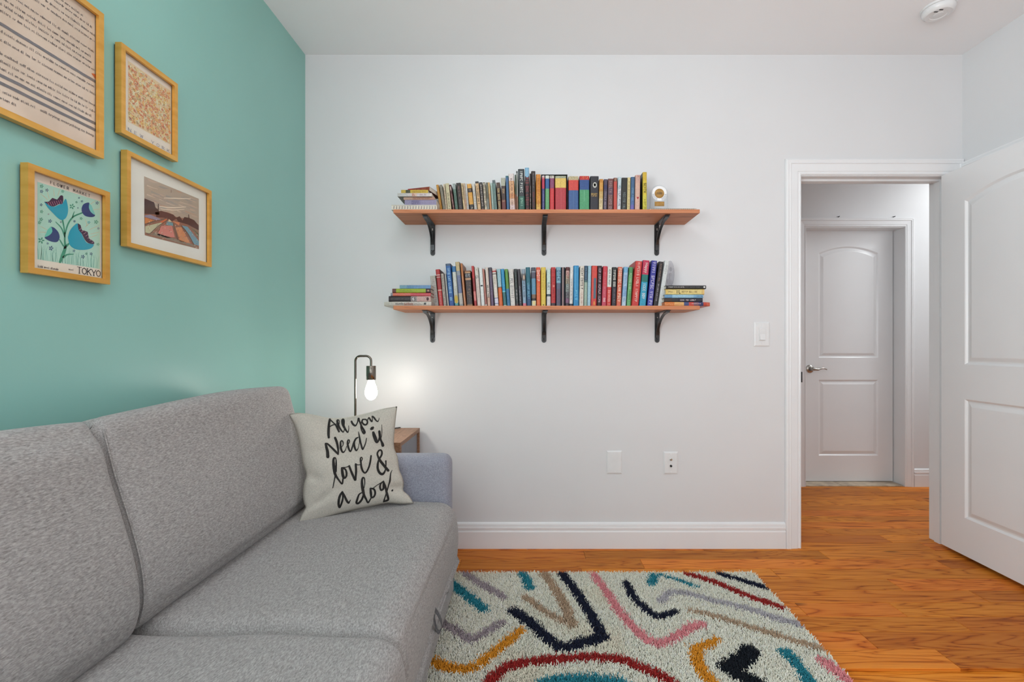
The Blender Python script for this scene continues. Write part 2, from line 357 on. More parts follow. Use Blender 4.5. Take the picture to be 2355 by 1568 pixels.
# hinges and lever of the open door (hinges hidden from the photograph's viewpoint sit on the jamb side)
for z in (.22, 1.0, 1.78): MB().tube([(-.004, .030, z), (-.004, .030, z+.09)], .006, 8).build('hinge', M_NICKEL, d1, origin=(0,0,0))
d2 = door('door_2', KX1-KX0-.012, 2.022, .035, PANELS(2.353-KX0-.006, 2.834-KX0-.006, .010), M_TRIM, 'closed white two-panel door at the far side of the hall')
d2.location = (KX0+.006, YH1+.105, .010)
def lever(parent, x, y, z):
    mb = MB(); mb.lathe([(0,0),(.033,0),(.033,.004),(.028,.009),(.016,.012),(.013,.030),(.015,.040),(.012,.050),(0,.051)], (x, y, z), 24, 'Y')
    pts = [(x, y-.042, z), (x+.018, y-.046, z-.001), (x+.04, y-.046, z-.003), (x+.06, y-.045, z+.003), (x+.08, y-.044, z+.006), (x+.10, y-.043, z+.003), (x+.112, y-.042, z-.004)]
    mb.tube(catmull(pts, 3), list(np.interp(range(19), [0,3,8,18], [.013,.011,.007,.0045])), 10)
    return mb
q = P(1862, 848, YH1+.105)
lv = lever(None, q.x-(KX0+.006), 0, q.z-.010); lv.build('door_handle', M_NICKEL, d2, origin=(0,0,0), smooth=True, angle=50)
mbk = MB(); mbk.lathe([(0,0),(.033,0),(.033,.004),(.028,.009),(.013,.012),(.013,.04),(.014,.05),(0,.052)], (.745, 0, .93), 20, 'Y'); mbk.tube([(.745,-.046,.93),(.70,-.046,.928),(.63,-.044,.932)], .006, 8)
mbk.build('door_handle', M_NICKEL, d1, origin=(0,0,0), smooth=True, angle=50)
# ------------------------------------------------------------------ wall plates and smoke detector
def plate(name, px0, px1, py0, py1, label, cat, Y=YB):
    a, b = P(px0, py0, Y), P(px1, py1, Y)
    r = empty(name, ((a.x+b.x)/2, Y, b.z), label, cat)
    x0, x1, z0, z1 = a.x, b.x, b.z, a.z; i = .007
    mb = MB().loops([[(x0,Y,z0),(x1,Y,z0),(x1,Y,z1),(x0,Y,z1)], [(x0,Y-.003,z0),(x1,Y-.003,z0),(x1,Y-.003,z1),(x0,Y-.003,z1)],
        [(x0+i,Y-.006,z0+i),(x1-i,Y-.006,z0+i),(x1-i,Y-.006,z1-i),(x0+i,Y-.006,z1-i)]], True, True, True)
    mb.build('plate', M_PLASTIC, r)
    return r, (x0+x1)/2, (z0+z1)/2, Y-.006, (z1-z0)
def screw(r, x, y, z): MB().lathe([(0,0),(.0032,0),(.0028,.0012),(0,.0015)], (x, y, z), 10, 'Y').build('screw', M_TRIM, r); 
r, x, z, y, h = plate('light_switch', 1733.5, 1769.5, 740.5, 796.5, 'white rocker light switch on the wall beside the doorway', 'light switch')
fr = MB(); fr.loops([[(x-.0175,y,z-.034),(x+.0175,y,z-.034),(x+.0175,y,z+.034),(x-.0175,y,z+.034)], [(x-.0165,y-.002,z-.033),(x+.0165,y-.002,z-.033),(x+.0165,y-.002,z+.033),(x-.0165,y-.002,z+.033)]], True, True, True); fr.build('bezel', M_PLASTIC, r)
rk = MB(); rk.add([(x-.0145,y-.001,z-.031),(x+.0145,y-.001,z-.031),(x+.0145,y-.001,z+.031),(x-.0145,y-.001,z+.031),(x-.0145,y-.009,z-.031),(x+.0145,y-.009,z-.031),(x+.0145,y-.003,z+.031),(x-.0145,y-.003,z+.031),(x-.0145,y-.004,z),(x+.0145,y-.004,z)],
    [(0,1,5,4),(3,7,6,2),(4,5,9,8),(8,9,6,7),(0,4,8,7,3),(1,2,6,9,5)]); rk.build('rocker', M_PLASTIC, r)
screw(r, x, y, z+.049); screw(r, x, y, z-.049)
r, x, z, y, h = plate('wall_plate', 1395, 1430.5, 1036, 1089, 'blank white cover plate low on the wall, left of the jack plate', 'wall plate')
screw(r, x, y, z+.048); screw(r, x, y, z-.048)
r, x, z, y, h = plate('jack_plate', 1525.5, 1558.5, 1038.5, 1089.5, 'white wall plate with two dark jacks above the baseboard', 'wall plate')
for q in (1055.5, 1070.5):
    zz = P(1542, q, YB).z; m = MB().lathe([(0,0),(.0065,0),(.0065,.003),(.0045,.004),(.0045,.009),(0,.0092)], (x+.0005, y, zz), 12, 'Y'); m.build('jack', M_DARK if q > 1060 else M_NICKEL, r)
screw(r, x, y, z+.048); screw(r, x, y, z-.048)
c = (1.932, 2.149)
sd = empty('smoke_detector', (c[0], c[1], ZC-.036), 'round white smoke detector on the ceiling near the right wall', 'smoke detector')
MB().lathe([(0,0),(.066,0),(.066,-.008),(.060,-.010),(0,-.010)], (c[0], c[1], ZC), 40).build('base', M_PLASTIC, sd, smooth=True, angle=35)
MB().lathe([(0,-.010),(.062,-.010),(.063,-.016),(.058,-.030),(.050,-.036),(.034,-.036),(.032,-.034),(.020,-.034),(.018,-.036),(0,-.037)], (c[0], c[1], ZC), 40).build('cover', M_PLASTIC, sd, smooth=True, angle=35)
for (dx, dy) in ((-.030, -.020), (-.018, -.034)): MB().bbox(c[0]+dx-.009, c[0]+dx+.009, c[1]+dy-.003, c[1]+dy+.003, ZC-.0375, ZC-.034, .001, 1).build('slot', M_DARK, sd)
# ------------------------------------------------------------------ wall shelves
YS = 2.277                                                   # front edge of the boards
SHX0, SHX1 = -.671, .8576
SHELVES = {}
for (nm, zt, zb, brk, lab) in (('upper', 1.7845, 1.7660, (995.5, 1251, 1510), 'upper stained wooden wall shelf on three black brackets'),
                               ('lower', 1.3042, 1.2848, (995, 1251, 1511), 'lower stained wooden wall shelf on three black brackets')):
    r = empty('wall_shelf', ((SHX0+SHX1)/2, YB, zb), lab, 'shelf', 'bookshelves on the white wall')
    MB().bbox(SHX0, SHX1, YS, YB-.001, zb, zt, .0012, 2).build('board', M_SHELF, r)
    SHELVES[nm] = zt
    for px in brk:
        x = (px-CX)*YB/F; w_ = .013; hgt = zb-(CZ-((588 if nm == 'upper' else 788)-CY)*YB/F)
        mb = MB(); t = .0035
        # pressed steel wall leg with a rounded foot
        def leg(y0, y1):
            pts = [(x-w_, zb-.001), (x+w_, zb-.001), (x+w_, zb-hgt+w_)]
            for k in range(1, 8): a = -math.pi*k/8; pts.append((x+w_*math.cos(a), zb-hgt+w_+w_*math.sin(a)))
            pts.append((x-w_, zb-hgt+w_)); return [(p[0], y0, p[1]) for p in pts], [(p[0], y1, p[1]) for p in pts]
        a, b = leg(YB-.0005, YB-t-.0005); mb.loops([a, b], True, True, True)
        mb.bbox(x-w_, x+w_, YS+.022, YB-t, zb-t-.0006, zb-.0006, .001, 1)      # arm under the board
        # raised rib
        mb.bbox(x-.005, x+.005, YB-.008, YB-t, zb-hgt+.02, zb-.03, .002, 1)
        # curved brace from the foot of the leg to the tip of the arm
        d = YB-.004-(YS+.03); sec = []
        for k in range(15):
            a_ = math.pi/2*k/14; yy = YB-.006-d*(1-math.cos(a_)); zz = zb-hgt+.028+(hgt-.034)*math.sin(a_)
            ty, tz = -d*math.sin(a_), (hgt-.034)*math.cos(a_); ln = math.hypot(ty, tz) or 1; ny, nz = -tz/ln, ty/ln
            hw = .0068 if 2 < k < 12 else .010
            sec.append([(x-hw, yy, zz), (x-hw, yy+ny*.006, zz+nz*.006), (x+hw, yy+ny*.006, zz+nz*.006), (x+hw, yy, zz)])
        mb.loops(sec, True, True, True)
        bo = mb.build('bracket', M_BLACK, r)
        for dz in (.020, .026) if nm == 'upper' else (.022,):
            MB().lathe([(0,0),(.0036,0),(.003,.0012),(0,.0016)], (x, YB-.0085, zb-dz-.004), 10, 'Y').build('screw', M_NICKEL, bo)
        MB().lathe([(0,0),(.006,0),(.006,.001),(0,.0012)], (x, YB-.0045, zb-hgt+.014), 12, 'Y').build('screw', M_DARK, bo)
# ------------------------------------------------------------------ books
M_BOOK = mat('printed_book_cover', (.5,.5,.5), .42); nd = N(M_BOOK, 'ShaderNodeVertexColor'); nd.layer_name = 'Col'
no = N(M_BOOK, 'ShaderNodeTexNoise'); no.inputs['Scale'].default_value = 130; no.inputs['Detail'].default_value = 3
tcn = N(M_BOOK, 'ShaderNodeTexCoord'); L(M_BOOK, tcn.outputs['Object'], no.inputs['Vector'])
mrn = N(M_BOOK, 'ShaderNodeMapRange'); mrn.inputs['From Min'].default_value = .25; mrn.inputs['From Max'].default_value = .75; mrn.inputs['To Min'].default_value = .82; mrn.inputs['To Max'].default_value = 1.15
L(M_BOOK, no.outputs['Fac'], mrn.inputs['Value'])
mxn = N(M_BOOK, 'ShaderNodeMix'); mxn.data_type = 'RGBA'; mxn.blend_type = 'MULTIPLY'; mxn.inputs[0].default_value = 1
L(M_BOOK, nd.outputs['Color'], mxn.inputs[6]); L(M_BOOK, mrn.outputs[0], mxn.inputs[7]); L(M_BOOK, mxn.outputs[2], bsdf(M_BOOK).inputs['Base Color'])
M_INK = mat('printed_ink', (.5,.5,.5), .5); nd2 = N(M_INK, 'ShaderNodeVertexColor'); nd2.layer_name = 'Col'; L(M_INK, nd2.outputs['Color'], bsdf(M_INK).inputs['Base Color'])
M_PAGES = noisy(mat('book_pages', (.75,.7,.6), .8), (.62,.57,.47), (.78,.74,.64), (90, 3, 1), 6, 2)
GLY = [[(0,0,.28,1),(0,0,1,.2),(0,.8,1,1)], [(0,0,.28,1),(.7,0,1,1),(.28,.4,.7,.6)], [(0,0,.28,1),(.28,0,1,.2)], [(.36,0,.64,1),(0,.8,1,1)],
       [(0,0,.28,1),(.72,0,1,1),(.28,0,.72,.2),(.28,.8,.72,1)], [(0,0,.28,1),(.28,.8,1,1),(.28,.45,.8,.62),(.72,.5,1,.9)], [(.35,0,.65,1)], [(0,0,1,.2),(0,.4,1,.6),(0,.8,1,1),(0,.5,.28,.9),(.72,.1,1,.5)], [(0,.4,.28,1),(.72,.4,1,1),(.36,0,.64,.5)]]
def glyph_run(mb, h, w, f0, f1, col, size, rng, cx=.5, stacked=False):
    """printed marks running down the spine; f0/f1 fractions from the top, size = share of the spine's width"""
    y = -.0005; lh = w*size; c = col
    z = h*(1-f0); z1 = h*(1-f1); x0 = w*cx-lh/2
    if stacked:
        cw = lh*.30; n = max(4, int(lh/(cw*.62))); g_h = z-z1
        for k in range(n):
            for (a, b, c_, d) in GLY[rng.randrange(len(GLY))]:
                xa = x0+lh*k/n; ww = lh/n*.74
                mb.add([(xa+a*ww,y,z1+b*g_h),(xa+c_*ww,y,z1+b*g_h),(xa+c_*ww,y,z1+d*g_h),(xa+a*ww,y,z1+d*g_h)], [(0,1,2,3)], c)
        return
    adv = lh*.78; cw = adv*.72; k = 0; wl = rng.randint(3, 7)
    while z-cw > z1:
        if wl == 0: z -= adv*.8; wl = rng.randint(3, 7); continue
        for (a, b, c_, d) in GLY[rng.randrange(len(GLY))]:        # rotated: letters read down the spine
            za, zb_ = z-a*cw, z-c_*cw; xa, xb = x0+b*lh, x0+d*lh
            mb.add([(xa,y,za),(xb,y,za),(xb,y,zb_),(xa,y,zb_)], [(0,1,2,3)], c)
        z -= adv; wl -= 1
def spine_text(s, size, col, parent, w, h, f0, cx=.5):
    """real words in the built-in typeface, reading down the spine"""
    cu = bpy.data.curves.new('words', 'FONT'); cu.body = s; cu.size = size; cu.align_y = 'CENTER'; cu.resolution_u = 2
    o = bpy.data.objects.new('words', cu); COL.objects.link(o)
    me = bpy.data.meshes.new_from_object(o.evaluated_get(bpy.context.evaluated_depsgraph_get())); bpy.data.objects.remove(o)
    mb = MB(); mb.add([(w*cx+v.co.y, -.0006, h*(1-f0)-v.co.x) for v in me.vertices], [tuple(p.vertices) for p in me.polygons], col)
    return mb
def book(loc, w, h, d, bands, side, texts, rot=(0,0,0), xoff=0, rng=None, marks=None, rnd_spine=None, words=None, name='book'):
    """bands: [(start fraction from the top, colour)...]; local x across the spine, y into the shelf, z along the spine"""
    hard = h > .19; t = .0022 if hard else .0008; r = (.28*w if hard else .12*w) if rnd_spine is None else rnd_spine*w
    r = min(r, .006); b0 = xoff
    prof = [(b0, d)]
    for k in range(5): a = math.pi/2*k/4; prof.append((b0+r-r*math.cos(a), r-r*math.sin(a)))
    for k in range(5): a = math.pi/2*k/4; prof.append((b0+w-r+r*math.sin(a), r-r*math.cos(a)))
    prof.append((b0+w, d)); n = len(prof)
    inner = [(min(max(x, b0+t), b0+w-t), max(y, t)) for (x, y) in prof]
    fr = sorted([f for f, c in bands]+[1.0]); zs = [h*(1-f) for f in fr]
    mb = MB()
    for k in range(len(bands)):
        za, zb_ = zs[k], zs[k+1]; col = bands[k][1]
        for i in range(n-1):
            c = col if 0 < i < n-2 else (side or col)
            (xa, ya), (xb, yb) = prof[i], prof[i+1]
            mb.add([(xa,ya,zb_),(xb,yb,zb_),(xb,yb,za),(xa,ya,za)], [(0,1,2,3)], c)
    sc = side or bands[0][1]
    for z, c in ((h, bands[0][1]), (0, bands[-1][1])):
        for i in range(n-1): mb.add([(*prof[i],z),(*prof[i+1],z),(*inner[i+1],z),(*inner[i],z)], [(0,1,2,3)], c)
    for i in range(n-1): mb.add([(*inner[i],0),(*inner[i+1],0),(*inner[i+1],h),(*inner[i],h)], [(0,1,2,3)], sc)
    for i in (0, n-1): mb.add([(*prof[i],0),(*inner[i],0),(*inner[i],h),(*prof[i],h)], [(0,1,2,3)], sc)
    o = mb.build(name, M_BOOK, origin=(0,0,0), recalc=True)
    o.location = loc; o.rotation_euler = rot
    ins = .003 if hard else .0005
    pg = MB().box(b0+t, b0+w-t, t+r*.5, d-ins, ins, h-ins).build('pages', M_PAGES, o, origin=(0,0,0))
    ORG[o.name] = Vector((0,0,0))
    ink = MB(); rng = rng or R
    for tx in texts:
        f0, f1, col, size = tx[:4]; st_ = len(tx) > 4 and tx[4]
        g = MB(); glyph_run(g, h, w, f0, f1, col, size, rng, .5 if len(tx) < 6 else tx[5], st_ == 's')
        ink.add([(x+b0, y, z) for (x, y, z) in g.v], g.f, None); ink.c[-len(g.f):] = g.c if g.f else []
    for mk in (marks or []):
        kind, f0, f1, a0, a1, col = mk; z0, z1 = h*(1-f1), h*(1-f0); xa, xb = b0+w*a0, b0+w*a1; y = -.00035
        if kind == 'r': ink.add([(xa,y,z0),(xb,y,z0),(xb,y,z1),(xa,y,z1)], [(0,1,2,3)], col)
        elif kind == 'o':
            cx, cz = (xa+xb)/2, (z0+z1)/2; ink.add([(cx+(xb-xa)/2*math.cos(q*math.pi/8), y, cz+(z1-z0)/2*math.sin(q*math.pi/8)) for q in range(16)], [tuple(range(16))], col)
        elif kind == 'h':
            cx, cz, sx = (xa+xb)/2, (z0+z1)/2, (xb-xa)/2
            ink.add([(cx+sx*math.sin(q)**3, y, cz+(z1-z0)/2*(13*math.cos(q)-5*math.cos(2*q)-2*math.cos(3*q)-math.cos(4*q))/16) for q in [2*math.pi*k/24 for k in range(24)]], [tuple(range(24))], col)
        elif kind == 'd':                                         # a scatter of small flecks
            for q in range(int(mk[5][3]) if len(mk[5]) > 3 else 26):
                fx, fz = rng.uniform(xa, xb), rng.uniform(z0, z1); s_ = rng.uniform(.0006, .0018)
                ink.add([(fx,y,fz),(fx+s_,y,fz),(fx+s_,y,fz+s_*rng.uniform(1,3)),(fx,y,fz+s_)], [(0,1,2,3)], col[:3])
    if words:
        for (s_, size, col, f0, cx) in words:
            g = spine_text(s_, size*w, col, o, w, h, f0, cx); ink.add([(x+b0, y, z) for (x, y, z) in g.v], g.f, col)
    if ink.f: ink.build('spine_print', M_INK, o, origin=(0,0,0), recalc=False)['kind'] = 'stuff'
    return o
W_, K_ = C(240,238,230), C(22,18,16)
GOLD = C(215,175,80)
# row: base-left px, base-right px, top-left px, top py | bands | side | texts | short name | look | extra
UP = [
(1011.5,1017.2,1002.8,424.7,[(0,(200,142,42))],None,[],'gold paperback','slim leaning gold paperback with a plain spine'),
(1018.4,1024.4,1010.3,424.7,[(0,(152,146,130))],None,[(.1,.9,(120,112,95),.4)],'grey paperback','leaning grey paperback with faint lettering'),
(1024.8,1028.9,1018.7,423.0,[(0,(218,198,168))],None,[(.2,.8,(95,75,60),.5)],'thin cream paperback','very thin cream paperback with brown lettering'),
(1029.6,1038.2,1023.6,421.5,[(0,(216,206,166))],None,[(.3,.85,(110,100,80),.35)],'ivory paperback','ivory paperback with small dark lettering'),
(1039.4,1046.0,1031.0,424.7,[(0,(84,26,26)),(.12,(84,26,26))],(40,14,14),[(.3,.9,(220,170,160),.45)],'maroon paperback','maroon paperback with a pale emblem at the top of its spine',{'marks':[('o',.05,.2,.3,.75,(225,205,195))]}),
(1047.2,1053.6,1040.7,422,[(0,(160,170,168)),(.18,(98,130,114))],(30,40,36),[(.3,.85,(60,80,72),.4)],'green grey paperback','grey green paperback with a pale top'),
(1054.4,1065.0,1048.6,420.4,[(0,(42,28,23))],None,[(.1,.45,(160,120,110),.3),(.5,.92,(150,130,130),.25)],'black brown paperback','thick black brown paperback with thin pale lettering'),
(1066,1070,1060,421.2,[(0,(226,198,152))],None,[(.05,.55,(105,95,45),.6)],'cream paperback with olive letters','thin cream paperback with bold olive lettering'),
(1070.2,1074,1065,421.2,[(0,(216,190,160)),(.5,(222,180,150))],None,[(.1,.9,(130,100,80),.4)],'peach paperback','thin peach paperback with brown lettering'),
(1074.3,1078.7,1069.4,421.8,[(0,(214,210,204))],None,[(.3,.85,(120,130,150),.4)],'thin pale grey paperback','thin pale grey paperback with bluish lettering'),
(1079.2,1090.1,1072.8,422.7,[(0,(236,170,70)),(.14,(45,30,22)),(.27,(228,166,66)),(.66,(48,42,40))],None,[(.17,.24,(150,120,90),.7,'s')],'yellow and black paperback','yellow paperback with two black bands, a white bird sketch near its foot',{'marks':[('o',.74,.9,.45,.8,(190,185,170)),('o',.78,.92,.55,.85,(48,42,40))]}),
(1090.9,1097.2,1085.4,422.1,[(0,(222,217,207))],None,[(.2,.9,(120,125,140),.35)],'white paperback with grey letters','white paperback with soft grey lettering'),
(1098.5,1106.2,1092.6,417,[(0,(50,35,28)),(.06,(226,186,136))],(70,45,35),[(.14,.7,(60,40,28),.5)],'tan paperback with black top','tall tan paperback with a black top edge and dark lettering'),
(1107.0,1114.2,1101.8,419.2,[(0,(40,28,22))],None,[(.05,.75,(215,200,190),.4),(.8,.95,(220,160,150),.4)],'black paperback with white letters','black paperback with white lettering down its spine'),
(1115.0,1120.2,1110.2,419.2,[(0,(222,208,182))],None,[(.0,.8,(45,35,28),.8)],'cream paperback with bold black letters','cream paperback with large bold black lettering'),
(1120.5,1125.4,1117.0,419.6,[(0,(110,110,92)),(.5,(150,155,148))],(45,40,30),[(.3,.9,(50,45,38),.4)],'thin olive paperback','thin olive grey paperback'),
(1125.8,1131.0,1121.2,419.3,[(0,(216,176,112)),(.35,(206,146,92))],None,[],'tan orange paperback','plain tan orange paperback'),
(1131.8,1136.4,1127.8,420.2,[(0,(182,206,196)),(.86,(225,228,215)),(.93,(70,70,55))],None,[(.1,.8,(150,175,165),.3)],'pale aqua paperback','pale aqua paperback with a white foot'),
(1136.8,1143.4,1132,414,[(0,(88,105,108)),(.1,(114,144,138))],(38,42,40),[(.25,.85,(85,112,108),.3)],'teal grey paperback','leaning teal grey paperback standing taller than its neighbours'),
(1145.0,1153.2,1141.2,419.6,[(0,(78,52,32))],(45,28,18),[(.18,.95,(225,195,130),.55)],'dark brown paperback','dark brown paperback with gold lettering'),
(1154.2,1164.0,1152,408.8,[(0,(186,186,166)),(.22,(62,36,26)),(.6,(112,46,42))],(50,28,20),[(.3,.5,(190,160,120),.5),(.62,.66,(210,180,140),.6,'s')],'beige and maroon paperback','paperback with beige top, dark brown middle, maroon foot'),
(1165.2,1171.9,1162.6,404.2,[(0,(40,110,120)),(.04,(62,107,152))],(20,50,60),[],'blue paperback','plain mid blue paperback'),
(1172.6,1185.0,1169.2,399,[(0,(238,226,222)),(.18,(232,178,130)),(.5,(226,158,108)),(.62,(234,200,180)),(.78,(238,212,210))],None,[(.12,.95,(130,80,55),.35)],'orange and pink paperback','broad white, orange and pink paperback with brown lettering'),
(1185.4,1188.4,1183.8,401.7,[(0,(60,80,50)),(.5,(142,86,62))],None,[],'thin brown green paperback','very thin brown and green paperback'),
(1188.7,1192.2,1187,393.3,[(0,(70,70,66)),(.05,(158,160,152)),(.6,(150,110,90))],None,[],'thin grey paperback','thin grey paperback standing tall'),
(1193,1207.4,1191.4,388.4,[(0,(42,50,54)),(.62,(42,100,84))],(26,32,34),[(.05,.56,(225,228,222),.42),(.66,.9,(150,200,175),.36)],'dark green book','thick dark book turning green, with big white lettering'),
(1208.4,1218,1207,385.3,[(0,(138,188,218)),(.19,(46,24,28))],(40,22,26),[(.22,.96,(150,60,64),.7)],'blue topped maroon book','dark maroon book with pale blue top, tallest on its shelf',{'marks':[('r',.19,.215,.25,.8,(138,188,218))]}),
(1218.3,1221.8,1218,399,[(0,(46,32,32))],None,[(.3,.95,(205,195,185),.6)],'thin black book','very thin black book with white lettering'),
(1222.6,1232.2,1221.6,393.3,[(0,(46,31,29)),(.5,(46,31,29))],(30,20,18),[(.05,.4,(150,140,140),.2),(.5,.97,(150,40,45),.3)],'tall black book','tall black book with a red lower half stripe'),
(1232.9,1243.8,1232.4,400.7,[(0,(222,142,46)),(.45,(228,158,58)),(.75,(236,186,92))],None,[(.1,.85,(190,110,30),.45)],'orange book','plain orange book fading to yellow below'),
(1246.6,1252.9,1246.4,403.5,[(0,(215,195,195)),(.05,(222,120,130)),(.09,(200,58,88)),(.34,(76,76,132)),(.95,(226,196,176))],(60,40,70),[(.4,.9,(150,150,190),.35)],'pink and violet book','slim pink and violet book at the left end of the black slipcase'),
(1254,1263.6,1254,403.5,[(0,(222,228,218)),(.08,(52,102,160)),(.34,(112,176,122)),(.95,(205,80,60))],(30,50,90),[],'blue and green slim book','slim book, blue above green, inside the black slipcase'),
(1264.4,1275,1264.4,403.5,[(0,(226,220,205)),(.07,(146,72,112)),(.33,(216,62,66)),(.95,(70,30,40))],(90,30,40),[],'purple and red book','slim book, purple above red, inside the black slipcase',{'marks':[('d',.01,.06,.1,.9,(90,85,70))]}),
(1276.6,1302.4,1276.6,404.5,[(0,(165,175,150)),(.06,(240,204,106)),(.31,(192,62,70)),(.93,(112,92,112))],(120,35,42),[],'yellow and red thick book','thick book, yellow above red, at the right end of the slipcase',{'marks':[('d',.01,.05,.1,.9,(235,225,190)),('r',.06,.31,.5,.52,(205,160,70)),('r',.31,.93,.52,.54,(220,110,115))]}),
(1307.4,1330.9,1307.4,405.3,[(0,(206,190,150)),(.10,(222,78,68)),(.37,(66,102,158)),(.95,(90,170,215))],(150,40,40),[],'red and blue thick book','thick book, red above blue, right of the slipcase',{'marks':[('d',.01,.09,.1,.9,(110,120,80)),('r',.12,.37,.53,.545,(200,60,55)),('r',.4,.95,.48,.52,(90,125,178))]}),
(1332.6,1355.4,1332.8,404.7,[(0,(205,52,52)),(.10,(52,86,148)),(.36,(86,168,118)),(.97,(70,150,110))],(30,60,60),[],'blue and green thick book','thick book with red cap, blue above green',{'marks':[('d',.015,.08,.2,.8,(245,190,90)),('r',.38,.66,.46,.5,(130,200,160))]}),
(1356.8,1376.6,1357.4,405,[(0,(46,46,54))],None,[(.45,.54,(205,170,90),.75,'s')],'black book with oval emblem','thick black book with an oval silver emblem and gold letters',{'marks':[('o',.16,.31,.3,.78,(205,205,195)),('o',.19,.27,.42,.66,(110,110,105))]}),
(1377.3,1386.2,1378.6,411.7,[(0,(206,140,52)),(.1,(226,168,80)),(.35,(232,196,126)),(.55,(236,216,168))],(120,70,30),[(.3,.8,(150,120,70),.4)],'gold and cream paperback','gold to cream paperback just right of the black book'),
(1387.4,1395.6,1389,412,[(0,(82,72,92)),(.16,(60,58,98)),(.28,(82,72,92))],(40,30,45),[(.35,.95,(165,150,165),.55)],'navy purple paperback','dark purple navy paperback'),
(1397.4,1409.6,1398.4,410.7,[(0,(122,78,76)),(.25,(98,76,92)),(.45,(124,84,80)),(.85,(92,66,88))],(70,30,35),[(.06,.9,(165,140,140),.5)],'mottled maroon paperback','mottled maroon and purple paperback'),
(1411,1418.8,1411.4,408.8,[(0,(130,65,55)),(.1,(208,84,72))],(110,25,28),[(.02,.09,(215,190,150),.6,'s')],'red paperback','plain tomato red paperback with a dark top'),
(1419.4,1427.8,1421.5,406.9,[(0,(206,226,232)),(.3,(228,232,236))],None,[(.23,.8,(70,90,120),.5)],'white paperback with blue letters','white paperback with navy blue lettering'),
(1428.4,1441.2,1430.4,408.5,[(0,(44,45,43))],None,[(.4,.95,(135,150,150),.4)],'black paperback with grey letters','black paperback with grey lettering'),
(1441.8,1449.2,1443,407.9,[(0,(236,218,158))],None,[(.1,.9,(160,135,60),.35)],'pale yellow paperback','pale yellow paperback with ochre lettering'),
(1449.7,1458.8,1451.4,406.6,[(0,(72,108,146)),(.55,(88,118,172)),(.75,(118,112,186))],(45,38,58),[(.3,.65,(130,180,215),.4)],'blue violet paperback','blue paperback turning violet at the foot'),
(1460.4,1472,1461.6,402.1,[(0,(222,178,164)),(.2,(228,186,168))],(215,175,160),[(.02,.06,(200,130,120),.5,'s')],'pink book with heart','pale pink book with one small red heart',{'marks':[('h',.55,.63,.3,.72,(178,40,44))]}),
(1478.4,1488.2,1478.4,395.6,[(0,(226,190,64)),(.2,(228,204,66)),(.55,(226,214,80))],(42,46,24),[(.27,.58,(60,48,14),.6),(.66,.95,(110,100,20),.4)],'yellow book','tall yellow book with black lettering at the right end of its row'),
]
